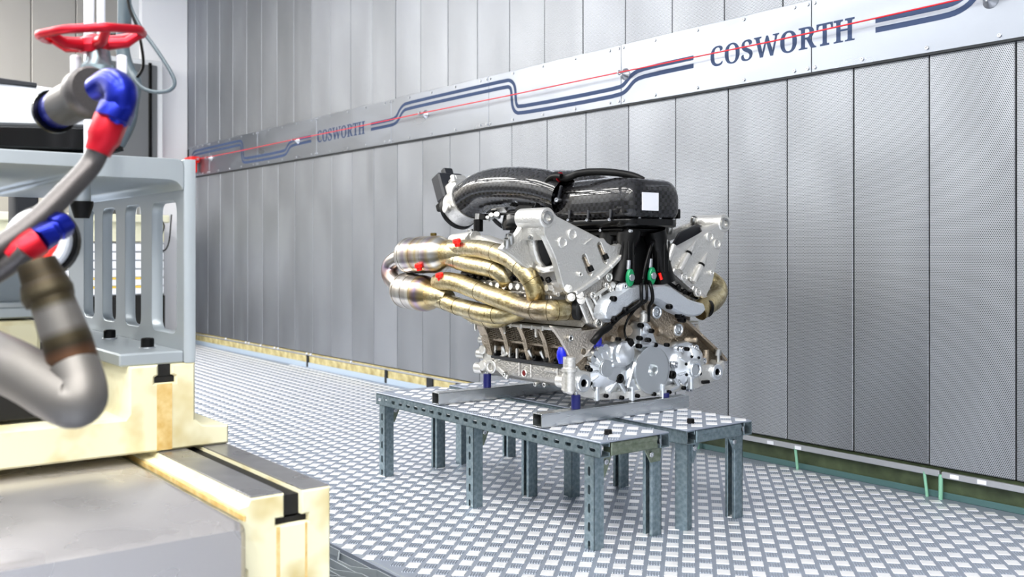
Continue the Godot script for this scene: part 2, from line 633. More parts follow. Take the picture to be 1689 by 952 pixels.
func room():
	var rng := RandomNumberGenerator.new()
	rng.seed = 5
	# the test cell's right-hand wall: perforated panels on a dark backing
	var wall := wall_box("wall_right", Vector3(3.535, 1.85, -3.9), Vector3(0.13, 3.7, 13.4), M.backing)
	var low := panel_mesh(1.525)
	var high := panel_mesh(1.745)
	for k in range(-9, 27):
		var z := -1.66 - 0.3157 * (k - 0.5)
		var w := obj("wall_panel", low, M["panel%d" % (rng.randi() % 4)], wall)
		w.position = Vector3(3.44 + rng.randf() * 0.002, 0.115, z)
		var u := obj("wall_panel", high, M["panel%d" % (rng.randi() % 4)], wall)
		u.position = Vector3(3.44 + rng.randf() * 0.002, 1.915, z - 0.022)
	# foot of the wall: painted kerb, cable trunking, thin mint rods
	var st := mb()
	box(st, Vector3(3.49, 0.055, -0.55), Vector3(0.07, 0.11, 5.7))
	var kerb := struct("baseboard_right", st, M.kerb_green)
	st = mb()
	box(st, Vector3(3.475, 0.055, -6.6), Vector3(0.07, 0.11, 6.38))
	put("kerb_length", st, M.kerb_sand, kerb)
	st = mb()
	box(st, Vector3(3.452, 0.012, -0.7), Vector3(0.008, 0.024, 5.4), 0.002)
	put("edge_strip", st, M.teal, kerb)
	st = mb()
	box(st, Vector3(3.436, 0.020, -6.6), Vector3(0.010, 0.040, 6.38), 0.002)
	put("edge_strip", st, M.pale_strip, kerb)
	for z in [-2.56, -1.99, -3.1]:
		st = mb()
		tube(st, PackedVector3Array([Vector3(3.434, 0.0, z + 0.012), Vector3(3.434, 0.09, z)]), 0.006, 8)
		put("mint_rod", st, M.mint, kerb)
	st = mb()
	tube(st, PackedVector3Array([Vector3(3.432, 0.0, -1.925), Vector3(3.432, 0.09, -1.925)]), 0.008, 8)
	put("mint_rod", st, M.mint, kerb)
	for z in [-7.1, -5.9, -5.35, -5.02]:
		st = mb()
		box(st, Vector3(3.436, 0.05, z), Vector3(0.014, 0.09, 0.03 if z < -5.6 else 0.07), 0.002)
		put("kerb_clamp", st, M.backing, kerb)
	st = mb()
	box(st, Vector3(3.434, 0.0905, 0.1), Vector3(0.016, 0.022, 4.04), 0.002)
	var trim := struct("trim_1", st, M.trunk)
	st = mb()
	box(st, Vector3(3.436, 0.092, -2.68), Vector3(0.014, 0.022, 1.5), 0.002)
	put("trunking_length", st, M.trunk, trim)
	st = mb()
	box(st, Vector3(3.440, 0.096, -6.5), Vector3(0.01, 0.012, 6.1), 0.002)
	put("trunking_length", st, M.trunk, trim)
	for z in [-1.87, -1.77, -2.68, -2.54]:
		st = mb()
		box(st, Vector3(3.4255, 0.0915, z), Vector3(0.002, 0.014, 0.032))
		put("cable_label", st, M.label_white, trim)
	for z in [-8.78, -8.32, -8.25, -8.0, -7.72, -7.65, -7.12, -7.05, -6.4]:
		st = mb()
		screw(st, Vector3(3.436, 0.106, z), Vector3(-1, 0, 0), 0.008, 0.006, 8)
		put("foot_screw", st, M.label_white, trim)
	sign_band()
	pull_cord()
	# other walls, out of the picture or far back
	wall_box("wall_left", Vector3(-2.66, 1.85, -3.9), Vector3(0.13, 3.7, 13.4), M.far_wall)
	wall_box("wall_near", Vector3(0.4, 1.85, 2.66), Vector3(7.0, 3.7, 0.13), M.near_wall)
	for q in [["added_dado_left", Vector3(-2.585, 0.8, -3.9), Vector3(0.02, 1.6, 13.0)]]:  # unseen dark dado, added to darken reflections in the metal
		var ds := mb()
		box(ds, q[1], q[2], 0.003)
		struct("added_trim_3" if q[0] == "added_dado_left" else "trim_4", ds, M.dark_wall)
	var far := wall_box("wall_far", Vector3(0.4, 1.85, -9.95), Vector3(6.2, 3.7, 0.13), M.far_wall)
	var a := -2.6
	for k in 14:
		st = mb()
		box(st, Vector3(-2.4 + k * 0.385, 1.86, -9.865), Vector3(0.378, 3.66, 0.04), 0.006)
		put("wall_panel", st, M.grey_wall, far)
	wall_box("trim_2", Vector3(3.215, 1.85, -9.83), Vector3(0.44, 3.7, 0.1), M.white_wall)
	floor_plates()
	far_corner()

func band_z(k: int) -> float:
	return -2.4776 - 1.1145 * k

func sign_band():
	var t := thing("sign_band", "bright aluminium sign band running along the perforated wall, with navy stripes and lettering", "sign", Vector3(3.44, 1.628, -4.0))
	var st: SurfaceTool
	var o := t.position
	for k in range(-3, 8):
		var z0 := band_z(k)
		var z1: float = band_z(k + 1) if k < 7 else -9.72
		if k == 6:
			z1 = -9.72
		if k == 7:
			continue
		st = mb()
		box(st, Vector3(-0.006, 0.1485, (z0 + z1) * 0.5 - o.z), Vector3(0.012, 0.297, absf(z1 - z0) - 0.0035), 0.002)
		put("sign_panel", st, M.band, t)
		st = mb()
		box(st, Vector3(-0.004, -0.004, (z0 + z1) * 0.5 - o.z), Vector3(0.02, 0.008, absf(z1 - z0)))
		put("edge_rail", st, M.backing, t)
		for y in [0.019, 0.281]:
			for q in [0.015, 0.0735, 0.31, 0.55, 0.79, 0.985]:
				st = mb()
				screw(st, Vector3(-0.012, y, lerpf(z0, z1, q) - o.z), Vector3(-1, 0, 0), 0.0075, 0.005, 8)
				put("screw", st, M.screw, t)
	# stripes: the middle line of the pair, in (z, y), with rounded turns
	for copy in 3:
		var dz := 3.91 - 3.91 * copy
		var line := PackedVector3Array()
		for p in [[-3.114, 1.769], [-3.42, 1.769], [-3.50, 1.755], [-3.535, 1.73], [-3.57, 1.703], [-3.64, 1.691], [-4.395, 1.691], [-4.44, 1.70], [-4.462, 1.73], [-4.468, 1.80], [-4.474, 1.835], [-4.505, 1.857], [-4.55, 1.8595], [-5.60, 1.8595], [-5.66, 1.852], [-5.705, 1.825], [-5.735, 1.79], [-5.78, 1.772], [-5.85, 1.768], [-6.096, 1.768]]:
			line.append(Vector3(0, p[1] - o.y, p[0] + dz - o.z))
		var fine := PackedVector3Array()
		for i in line.size() - 1:
			var n: int = 1 if line[i].distance_to(line[i + 1]) > 0.2 else 3
			for q in n:
				fine.append(line[i].lerp(line[i + 1], float(q) / n))
		fine.append(line[line.size() - 1])
		var soft := fine.duplicate()
		for pass_no in 2:
			for i in range(1, fine.size() - 1):
				soft[i] = (fine[i - 1] + fine[i] * 2.0 + fine[i + 1]) * 0.25
			fine = soft.duplicate()
		for s in [-1.0, 1.0]:
			st = mb()
			var c: float = s * 0.0185
			for i in fine.size() - 1:
				if fine[i].z + o.z < -9.6 or fine[i].z + o.z > 1.5:
					continue
				var ring := []
				for e in [i, i + 1]:
					var d: Vector3 = (fine[mini(e + 1, fine.size() - 1)] - fine[maxi(e - 1, 0)]).normalized()
					var n := Vector3(0, -d.z, d.y)
					ring.append(fine[e] + n * (c - 0.0105))
					ring.append(fine[e] + n * (c + 0.0105))
				var x := Vector3(-0.0128, 0, 0)
				tri_out(st, ring[0] + x, ring[1] + x, ring[3] + x, ring[0])
				tri_out(st, ring[0] + x, ring[3] + x, ring[2] + x, ring[0])
			put("navy_stripe", st, M.navy, t)
		var tm := TextMesh.new()
		tm.text = "COSWORTH"
		var f := SystemFont.new()
		f.font_names = PackedStringArray(["Droid Serif"])
		f.font_weight = 700
		tm.font = f
		tm.font_size = 64
		tm.depth = 0.001
		tm.pixel_size = 0.002
		tm.curve_step = 1.0
		var w := obj("lettering", tm, M.navy, t)
		var bb := tm.get_aabb()
		var wide := 0.735
		var tall := 0.092
		var sc := Vector3(wide / bb.size.x, tall / bb.size.y, 1.0)
		w.rotation.y = -PI / 2
		w.scale = sc
		var mid := bb.position + bb.size * 0.5
		var zc := (-2.645 + dz if copy > 0 else -2.645 + 3.91) if copy != 1 else -2.645
		if copy == 2:
			zc = -6.552
		w.position = Vector3(-0.0125, 1.772 - o.y - mid.y * sc.y, zc - o.z - mid.x * sc.x)

func pull_cord():
	var spots := [-1.74, -3.56, -5.39, -7.26, -9.12]
	var st := mb()
	var path := PackedVector3Array([Vector3(3.385, 1.79, 1.9), Vector3(3.385, 1.79, -1.74)])
	for i in range(1, 5):
		path.append(Vector3(3.385, 1.777, (spots[i - 1] + spots[i]) * 0.5))
		path.append(Vector3(3.385, 1.779, spots[i]))
	path.append(Vector3(3.385, 1.782, -9.36))
	tube(st, path, 0.0032, 6)
	tag(put("pull_rope", st, M.red_cord), "thin red pull rope stretched level along the sign band", "rope")
	var where := ["right of the lettering at the picture's edge", "beside the stripe left of the large lettering", "in the middle of the raised stripe panel", "left of the small far lettering", "next to the red switch at the far end"]
	for i in 5:
		var t := thing("eye_bolt", "chrome eye bolt holding the red cord, %s" % where[i], "eye bolt", Vector3(3.428, 1.775, spots[i]), "eye bolts of the pull cord")
		var e := mb()
		lathe(e, [[0.0, 0.0], [0.03, 0.0], [0.027, 0.006], [0.012, 0.018], [0.008, 0.028], [0.0, 0.028]], T3(Vector3.ZERO, up_to(Vector3(-1, 0, 0))), 16)
		put("flange", e, M.screw, t)
		e = mb()
		tube(e, PackedVector3Array([Vector3(-0.02, 0, 0), Vector3(-0.034, 0.0, 0.0)]), 0.004, 8)
		put("shank", e, M.screw, t)
		e = mb()
		var loop := PackedVector3Array()
		for k in 13:
			loop.append(Vector3(-0.043 + 0.010 * cos(TAU * k / 12), 0.010 * sin(TAU * k / 12) + 0.003, 0))
		tube(e, loop, 0.003, 6, false)
		put("eye", e, M.screw, t)
	var s := thing("pull_switch", "bright red pull switch at the far end of the cord", "switch", Vector3(3.4265, 1.76, -9.5))
	var q := mb()
	box(q, Vector3(-0.045, 0.02, 0), Vector3(0.09, 0.06, 0.20), 0.01)
	put("housing", q, M.red_plastic, s)
	q = mb()
	box(q, Vector3(-0.05, -0.055, 0.03), Vector3(0.07, 0.10, 0.08), 0.01)
	put("reset_lever", q, M.red_plastic, s)
	q = mb()
	tube(q, PackedVector3Array([Vector3(-0.043, 0.02, 0.09), Vector3(-0.043, 0.021, 0.16)]), 0.012, 8)
	put("cord_clamp", q, M.screw, s)

# ------------------------------------------------------------------ chequer plate
const PITCH := 0.0469
const LATTICE := Vector2(2.1714, -1.9914)   # a raised pad's centre

func lattice(i: int, j: int) -> Vector2:   # i along the columns, j across them
	var a := deg_to_rad(47.6)
	var u := Vector2(sin(a), -cos(a))
	var v := Vector2(cos(a), sin(a))
	return LATTICE + u * (i * PITCH) + v * (j * 0.0485)

func pad_basis() -> Basis:
	var a := deg_to_rad(47.6)
	return Basis(Vector3(cos(a), 0, sin(a)), Vector3.UP, Vector3(-sin(a), 0, cos(a)))

func pad_mesh() -> ArrayMesh:
	var st := mb()
	box(st, Vector3(0, 0.0008, 0), Vector3(0.0365, 0.0032, 0.0405), 0.0015, pad_basis())
	return fin(st)

func rib_mesh() -> ArrayMesh:
	var st := mb()
	var b := pad_basis()
	for k in 5:
		box(st, b * Vector3((k - 2) * 0.0078, 0.0004, 0), Vector3(0.0036, 0.0028, 0.034), 0.0012, b)
	return fin(st)

func scatter(called: String, mesh: Mesh, m: Material, spots: Array, parent: Node):
	var mm := MultiMesh.new()
	mm.transform_format = MultiMesh.TRANSFORM_3D
	mm.mesh = mesh
	mm.instance_count = spots.size()
	for i in spots.size():
		mm.set_instance_transform(i, Transform3D(Basis.IDENTITY, spots[i]))
	var o := MultiMeshInstance3D.new()
	o.name = called
	o.multimesh = mm
	o.material_override = m
	o.set_meta("kind", "stuff")
	parent.add_child(o)

func floor_plates():
	var st := mb()
	# floor slab with a channel for the grating beside the test bed
	box(st, Vector3(2.475, -0.06, -3.9), Vector3(2.11, 0.12, 13.4))
	box(st, Vector3(-0.62, -0.06, -3.9), Vector3(3.44, 0.12, 13.4))
	box(st, Vector3(1.26, -0.2, -3.9), Vector3(0.36, 0.04, 13.4))
	var fl := struct("floor", st, M.floor_base)
	var pads := []
	var ribs := []
	for i in range(-150, 240):
		for j in range(-130, 130):
			var p := lattice(i, j)
			if p.x < 1.445 or p.x > 3.405 or p.y < -9.75 or p.y > 0.6:
				continue
			if (i + j) % 2 == 0:
				pads.append(Vector3(p.x, 0, p.y))
			else:
				ribs.append(Vector3(p.x, 0, p.y))
	var eye := Vector3(0, 0, 0)
	var dir := Vector3(0.6076, 0, -0.7944)
	var side := Vector3(0.7944, 0, 0.6076)
	var seen := []
	var rest := []
	for p in pads:
		var d: float = p.dot(dir)
		var x: float = 844.5 + 1642.0 * p.dot(side) / maxf(d, 0.01)
		var y := 415.0 + 1642.0 * 0.9 / maxf(d, 0.01)
		if d > 0.5 and x > 545 and x < 1685 and y < 950 and y > 640:
			seen.append(p)
		else:
			rest.append(p)
	seen.sort_custom(func(a, b): return a.dot(dir) < b.dot(dir))
	rest.append_array(seen.slice(300))
	var pm := pad_mesh()
	for p in seen.slice(0, 300):
		var o := obj("tread_pad", pm, M.pad, fl)
		o.position = p
	scatter("small_tread_pads", pm, M.pad, rest, fl)
	scatter("tread_ribs", rib_mesh(), M.rib, ribs, fl)
	# open grating in the channel
	var g := thing("floor_grating", "open aluminium floor grating beside the cream test bed", "grating", Vector3(1.26, 0, -2.0))
	for x in [-0.16, -0.11, -0.06, -0.01, 0.04, 0.09, 0.14]:
		st = mb()
		box(st, Vector3(x, -0.016, 0), Vector3(0.004, 0.03, 3.0))
		put("bearing_bar", st, M.mill_alu, g)
	for x in 6:
		st = mb()
		var line := PackedVector3Array()
		for k in 41:
			line.append(Vector3(-0.16 + x * 0.05 + (0.003 if (k / 2) % 2 == 0 else 0.047), -0.005, -1.5 + k * 0.075))
		for k in 40:
			bar(st, line[k], line[k + 1], 0.004, 0.022)
		put("zigzag_bar", st, M.mill_alu, g)
	for s in [-1, 1]:
		st = mb()
		box(st, Vector3(s * 0.173, -0.014, 0), Vector3(0.005, 0.03, 3.0))
		put("frame_bar", st, M.mill_alu, g)

func far_corner():
	# everything seen dimly through the bracket, against the far wall
	var t := thing("drawer_cabinet", "white drawer cabinet with cream worktop, seen through the slotted bracket", "cabinet", Vector3(2.3, 0, -9.5))
	var st := mb()
	box(st, Vector3(0, 0.25, 0), Vector3(1.5, 0.5, 0.46), 0.01)
	put("plinth", st, M.slot_dark, t)
	st = mb()
	box(st, Vector3(0, 0.74, -0.02), Vector3(1.5, 0.48, 0.44), 0.004)
	put("body", st, M.trunk, t)
	for k in 6:
		var dr := mb()
		box(dr, Vector3(0, 0.545 + k * 0.078, 0.21), Vector3(1.48, 0.066, 0.03), 0.006)
		var d := put("drawer", dr, M.drawer, t)
		if k < 2:
			dr = mb()
			box(dr, Vector3(0, 0.578 + k * 0.078, 0.226), Vector3(1.4, 0.018, 0.008), 0.002)
			put("handle_strip", dr, M.yellow, d)
	st = mb()
	box(st, Vector3(0, 1.09, -0.02), Vector3(1.5, 0.2, 0.44), 0.004)
	put("fascia", st, M.worktop, t)
	st = mb()
	box(st, Vector3(0, 1.2, 0.02), Vector3(1.56, 0.07, 0.5), 0.008)
	put("worktop", st, M.worktop, t)
	var b := thing("storage_bin", "dark navy storage bin standing on the cream worktop", "bin", Vector3(2.68, 1.237, -9.42))
	st = mb()
	box(st, Vector3(0, 0.1, 0), Vector3(0.13, 0.2, 0.2), 0.012)
	put("body", st, M.anthracite, b)
	st = mb()
	box(st, Vector3(0, 0.205, 0), Vector3(0.145, 0.02, 0.215), 0.004)
	put("rim", st, M.anthracite, b)
	var tool := thing("bench_instrument", "small pale instrument with black dials on the far worktop", "instrument", Vector3(2.92, 1.237, -9.42))
	st = mb()
	box(st, Vector3(0, 0.11, 0), Vector3(0.14, 0.22, 0.12), 0.012)
	put("case", st, M.pale_box, tool)
	for y in [0.06, 0.15]:
		st = mb()
		disc(st, Vector3(0.01, y, 0.058), Vector3(0, 0, 1), 0.03, 0.02, 0.004)
		put("dial", st, M.black, tool)
	st = mb()
	tube(st, spl(PackedVector3Array([Vector3(0.05, 0.02, 0.05), Vector3(0.06, -0.1, 0.33), Vector3(0.0, -0.26, 0.34), Vector3(0.05, -0.33, 0.34), Vector3(0.1, -0.25, 0.34), Vector3(0.13, 0.0, 0.32)]), 6), 0.007, 6)
	put("lead", st, M.black, tool)
	var w := thing("wall_cabinet", "tall dark grey cabinet hung on the far wall left of the white pillar", "cabinet", Vector3(2.88, 1.72, -9.70))
	st = mb()
	box(st, Vector3(0, 0.5, 0), Vector3(0.52, 1.0, 0.2), 0.01)
	put("case", st, M.far_wall, w)
	st = mb()
	box(st, Vector3(-0.02, 0.49, 0.105), Vector3(0.44, 0.92, 0.014), 0.006)
	put("door", st, M.dark_wall, w)
	st = mb()
	box(st, Vector3(0.13, 0.5, 0.115), Vector3(0.03, 0.94, 0.02), 0.004)
	put("hinge_strip", st, M.black, w)
# ------------------------------------------------------------------ the two low stands and the bars on them
func slot_outline(at: Vector3, u: Vector3, v: Vector3, half: float, r: float) -> PackedVector3Array:
	var p := PackedVector3Array()
	for k in 5:
		var a := -PI / 2 + PI * k / 4
		p.append(at + u * (half + r * cos(a)) + v * (r * sin(a)))
	for k in 5:
		var a := PI / 2 + PI * k / 4
		p.append(at + u * (-half + r * cos(a)) + v * (r * sin(a)))
	return p

func leg_mesh(slotted: bool, h: float) -> ArrayMesh:   # strut channel standing on end, its web towards -x
	var st := mb()
	var holes := []
	if slotted:
		for k in 5:
			holes.append(slot_outline(Vector3(-0.021, h - 0.045 - k * 0.056, 0), Vector3.UP, Vector3(0, 0, 1), 0.009, 0.0055))
	prism(st, rp(PackedVector3Array([Vector3(-0.021, 0, -0.021), Vector3(-0.021, 0, 0.021), Vector3(-0.021, h, 0.021), Vector3(-0.021, h, -0.021)]), 0.0005, 1), Vector3(0.003, 0, 0), 0.0, holes)
	for s in [-1, 1]:
		box(st, Vector3(0, h * 0.5, s * 0.0195), Vector3(0.042, h, 0.003), 0.001)
		box(st, Vector3(0.0195, h * 0.5, s * 0.0145), Vector3(0.003, h, 0.011), 0.001)
		box(st, Vector3(0.0145, h * 0.5, s * 0.0098), Vector3(0.011, h, 0.002), 0.0005)
		for k in [-0.006, 0.0, 0.006]:
			box(st, Vector3(k, h * 0.5, s * 0.0212), Vector3(0.0025, h, 0.0008))
	return fin(st)

func tables():
	var h := 0.282
	var leg_slot := leg_mesh(true, h)
	var leg_plain := leg_mesh(false, h)
	var pm := pad_mesh()
	var rm := rib_mesh()
	var st: SurfaceTool
	for n in 2:
		var x0: float = [2.01, 2.365][n]
		var x1: float = [2.305, 2.685][n]
		var z0 := -3.533
		var z1: float = [-2.196, -2.178][n]
		var t := thing("low_stand", ["low galvanised stand in front, with the slotted side rail", "low galvanised stand behind, nearer to the wall"][n], "stand", Vector3((x0 + x1) * 0.5, 0, (z0 + z1) * 0.5), "low stands of strut channel")
		var o := t.position
		st = mb()
		box(st, Vector3(0, 0.3285, 0), Vector3(x1 - x0 - 0.002, 0.005, z1 - z0), 0.0012)
		var top := put("tread_plate", st, M.floor_base, t)
		var ribs := []
		for i in range(-60, 80):
			for j in range(-60, 60):
				var p := lattice(i, j) + Vector2(0.005, 0.018 + n * 0.012)
				if p.x < x0 + 0.018 or p.x > x1 - 0.018 or p.y < z0 + 0.018 or p.y > z1 - 0.018:
					continue
				var at := Vector3(p.x - o.x, 0.331, p.y - o.z)
				if (i + j) % 2 == 0:
					obj("tread_pad", pm, M.pad, top).position = at
				else:
					ribs.append(at)
		scatter("tread_ribs", rm, M.rib, ribs, top)
		# side rails
		for s in [-1, 1]:
			var xs: float = (x1 - x0) * 0.5
			st = mb()
			var holes := []
			if n == 0 and s == -1:
				for k in 24:
					holes.append(slot_outline(Vector3(-xs, 0.304, (z1 - z0) * 0.5 - 0.035 - k * 0.0556), Vector3(0, 0, 1), Vector3.UP, 0.008, 0.006))
			var zz := (z1 - z0) * 0.5
			prism(st, PackedVector3Array([Vector3(s * xs, 0.283, -zz), Vector3(s * xs, 0.283, zz), Vector3(s * xs, 0.326, zz), Vector3(s * xs, 0.326, -zz)]), Vector3(-s * 0.003, 0, 0), 0.0, holes)
			for y in [0.2845, 0.3245]:
				box(st, Vector3(s * (xs - 0.02), y, 0), Vector3(0.04, 0.003, zz * 2), 0.001)
				box(st, Vector3(s * (xs - 0.0385), y + (0.006 if y < 0.3 else -0.006), 0), Vector3(0.003, 0.012, zz * 2), 0.001)
			put("side_rail", st, M.galv, t)
			for e in [-1, 1]:
				st = mb()
				box(st, Vector3(s * (xs - 0.02), 0.304, e * (zz - 0.02)), Vector3(0.008, 0.036, 0.006), 0.001)
				put("channel_nut", st, M.screw, t)
		# cross rails
		for e in [-1, 0, 1]:
			var z: float = e * ((z1 - z0) * 0.5 - 0.022)
			st = mb()
			box(st, Vector3(0, 0.304, z), Vector3(x1 - x0 - 0.098, 0.041, 0.04), 0.003)
			for y in [0.293, 0.315]:
				box(st, Vector3(0, y, z + e * 0.0205), Vector3(x1 - x0 - 0.1, 0.012, 0.002), 0.0008)
			put("cross_rail", st, M.galv_worn if n == 0 else M.galv, t)
		# legs, gussets
		for e in 3:
			var z: float = [-3.485, [-2.873, -2.777][n], -2.245 + n * 0.02][e]
			for s in [-1, 1]:
				var lx: float = ([2.031, 2.278] if n == 0 else [2.402, 2.649])[(s + 1) / 2]
				var lg := obj("leg", leg_slot if n == 0 else (leg_plain if s < 0 else leg_slot), M.galv, t)
				lg.position = Vector3(lx - o.x, 0, z - o.z)
				if s > 0:
					lg.rotation.y = PI
				if e == 2 and s < 0 and n == 1:
					lg.rotation.y = PI * 0.12
				st = mb()
				var gx := lx - o.x
				if s < 0:
					prism(st, PackedVector3Array([Vector3(gx + 0.02, 0.282, z - o.z + 0.018), Vector3(gx + 0.02, 0.215, z - o.z + 0.018), Vector3(gx + 0.028, 0.215, z - o.z + 0.018), Vector3(gx + 0.058, 0.282, z - o.z + 0.018)]), Vector3(0, 0, -0.004), 0.0005)
				else:
					prism(st, PackedVector3Array([Vector3(gx - 0.058, 0.282, z - o.z + 0.024), Vector3(gx - 0.030, 0.236, z - o.z + 0.024), Vector3(gx + 0.012, 0.236, z - o.z + 0.024), Vector3(gx + 0.021, 0.282, z - o.z + 0.024)]), Vector3(0, 0, -0.004), 0.0005)
				var gus := put("gusset", st, M.galv_worn if n == 0 else M.galv, t)
				st = mb()
				screw(st, Vector3(gx - s * 0.03, 0.262, z - o.z + (0.018 if s < 0 else 0.025)), Vector3(0, 0, 1), 0.009, 0.006, 6)
				put("bolt", st, M.screw, gus)
	for n in 2:
		var t := thing("bolt_head", ["black bolt head on the tread plate of the front stand", "black bolt head on the tread plate of the rear stand"][n], "bolt", [Vector3(2.12, 0.331, -2.279), Vector3(2.476, 0.331, -2.262)][n])
		st = mb()
		disc(st, Vector3.ZERO, Vector3.UP, 0.0125, 0.015, 0.002, 16)
		put("cap", st, M.black, t)
		st = mb()
		disc(st, Vector3(0, 0.0, 0), Vector3.UP, 0.0145, 0.003, 0.001, 16)
		put("washer", st, M.black, t)
	# square aluminium bars across both stands
	for n in 2:
		var x0: float = [2.012, 2.013][n]
		var x1: float = [2.70, 2.68][n]
		var zc: float = [-2.497, -3.098][n]
		var t := thing("square_bar", ["hollow square aluminium bar under the front of the engine", "hollow square aluminium bar under the rear of the engine"][n], "bar", Vector3((x0 + x1) * 0.5, 0.3335, zc), "square support bars")
		st = mb()
		var half := (x1 - x0) * 0.5
		var w := 0.0225
		for s in [-1, 1]:
			box(st, Vector3(0, w + s * (w - 0.0018), 0), Vector3(half * 2, 0.0036, w * 2), 0.0008)
			box(st, Vector3(0, w, s * (w - 0.0018)), Vector3(half * 2, w * 2 - 0.0073, 0.0036))
		put("tube", st, M.tube_alu, t)
		st = mb()
		box(st, Vector3(0.2, w, 0), Vector3(0.004, 0.038, 0.038))
		put("plug", st, M.black, t)
	var posts := [[2.177, -2.497, 0.424], [2.60, -2.497, 0.394], [2.25, -3.098, 0.430]]
	for i in 3:
		var p: Array = posts[i]
		var t := thing("blue_post", ["dark blue support post under the engine's front mounting ear", "dark blue support post under the middle of the front cover, mostly hidden", "dark blue support post on the rear bar under the sump"][i], "post", Vector3(p[0], 0.379, p[1]), "blue support posts")
		st = mb()
		disc(st, Vector3.ZERO, Vector3.UP, 0.0155, p[2] - 0.379, 0.001, 24)
		put("sleeve", st, M.post_blue, t)
		st = mb()
		disc(st, Vector3.ZERO, Vector3.UP, 0.006, p[2] - 0.379 + 0.012, 0.001, 12)
		put("stud", st, M.screw, t)
# ------------------------------------------------------------------ the test bed in the near left
func dyno():
	var st := mb()
	# the slotted bed rail
	var t := thing("bed_rail", "cream cast bed rail with a T-slot and grey machined top", "bed rail", Vector3(0.845, 0, -3.9))
	var o := t.position
	var prof := PackedVector3Array()
	for p in [[0.943, 0.0], [0.943, 0.419], [0.880, 0.419], [0.880, 0.372], [0.896, 0.372], [0.896, 0.356], [0.824, 0.356], [0.824, 0.372], [0.842, 0.372], [0.842, 0.419], [0.772, 0.419], [0.765, 0.408], [0.745, 0.405], [0.745, 0.30], [0.765, 0.28], [0.765, 0.0]]:
		prof.append(Vector3(p[0] - o.x, p[1], -1.845 - o.z))
	prism(st, prof, Vector3(0, 0, -4.2), 0.003)
	put("casting", st, M.cream, t)
	for p in [[0.773, 0.8405], [0.8815, 0.942]]:
		st = mb()
		box(st, Vector3((p[0] + p[1]) * 0.5 - o.x, 0.4205, -3.95 - o.z), Vector3(p[1] - p[0], 0.004, 4.2), 0.001)
		put("machined_top", st, M.bed_steel, t)
	for p in [[0.829, 0.008], [0.889, 0.005]]:
		st = mb()
		box(st, Vector3(p[0] - o.x, 0.19, -1.845 - o.z), Vector3(p[1], 0.33, 0.0012))
		put("rust_streak", st, M.rust, t)
	st = mb()
	box(st, Vector3(0.742 - o.x, 0.395, -2.6 - o.z), Vector3(0.005, 0.012, 1.6), 0.001)
	put("rust_streak", st, M.rust, t)
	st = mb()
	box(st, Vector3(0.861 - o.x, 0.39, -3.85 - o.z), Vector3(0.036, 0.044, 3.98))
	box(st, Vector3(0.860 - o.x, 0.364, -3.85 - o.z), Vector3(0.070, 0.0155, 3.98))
	put("slot_shade", st, M.slot_dark, t)  # dark filler painted as the shade deep in the T-slot
	# the stainless tray
	t = thing("drip_tray", "wide stainless steel drip tray with a rounded front edge in the near corner", "tray", Vector3(0.06, 0, -2.6))
	st = mb()
	var q := rp(PackedVector3Array([Vector3(0.676, 0.0, 0.83), Vector3(0.676, 0.399, 0.83), Vector3(-0.76, 0.399, 0.83), Vector3(-0.76, 0.0, 0.83)]), 0.03, 5)
	prism(st, q, Vector3(0, 0, -1.7), 0.014)
	put("tray", st, M.stainless, t)
	# the carriage
	t = thing("bed_carriage", "cream cast cross carriage with a rust-streaked T-slot, sitting on the bed rail", "carriage", Vector3(0.4, 0.423, -2.9))
	o = t.position
	st = mb()
	prof = PackedVector3Array()
	for p in [[0.945, 0.4235], [0.945, 0.468], [0.880, 0.476], [0.861, 0.492], [0.861, 0.630], [0.803, 0.630], [0.803, 0.605], [0.812, 0.600], [0.812, 0.586], [0.763, 0.586], [0.763, 0.600], [0.772, 0.605], [0.772, 0.630], [0.704, 0.630], [0.704, 0.52], [0.695, 0.508], [-0.5, 0.512], [-0.5, 0.4235]]:
		prof.append(Vector3(p[0] - o.x, p[1] - o.y, -2.395 - o.z))
	prism(st, prof, Vector3(0, 0, -0.55), 0.005)
	put("casting", st, M.cream, t)
	st = mb()
	box(st, Vector3(0.10 - o.x, 0.60 - o.y, -3.05 - o.z), Vector3(1.0, 0.24, 0.5), 0.01)
	put("rear_block", st, M.cream, t)
	st = mb()
	box(st, Vector3(0.14 - o.x, 0.74 - o.y, -3.1 - o.z), Vector3(1.0, 0.03, 0.5), 0.004)
	box(st, Vector3(0.14 - o.x, 0.80 - o.y, -3.25 - o.z), Vector3(1.0, 0.10, 0.05), 0.004)
	put("grey_plate", st, M.mill_alu, t)
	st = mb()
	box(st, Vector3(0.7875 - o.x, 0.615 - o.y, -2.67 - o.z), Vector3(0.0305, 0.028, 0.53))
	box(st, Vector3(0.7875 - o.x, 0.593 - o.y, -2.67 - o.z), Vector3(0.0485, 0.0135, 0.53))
	put("slot_shade", st, M.slot_dark, t)  # near-black filling stands in for shade inside the carriage slot
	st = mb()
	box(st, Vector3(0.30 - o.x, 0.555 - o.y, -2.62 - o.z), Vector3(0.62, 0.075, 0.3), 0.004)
	put("gap_shade", st, M.slot_dark, t)  # dark block in place of shade between pipe and slab
	st = mb()
	box(st, Vector3(0.786 - o.x, 0.505 - o.y, -2.3945 - o.z), Vector3(0.036, 0.158, 0.0012))
	put("rust_streak", st, M.rust, t)
	# the slotted aluminium bracket
	t = thing("slotted_bracket", "tall grey aluminium channel bracket with four upright windows, bolted on the cream carriage", "bracket", Vector3(0.75, 0.63, -2.9))
	o = t.position
	st = mb()
	var holes := []
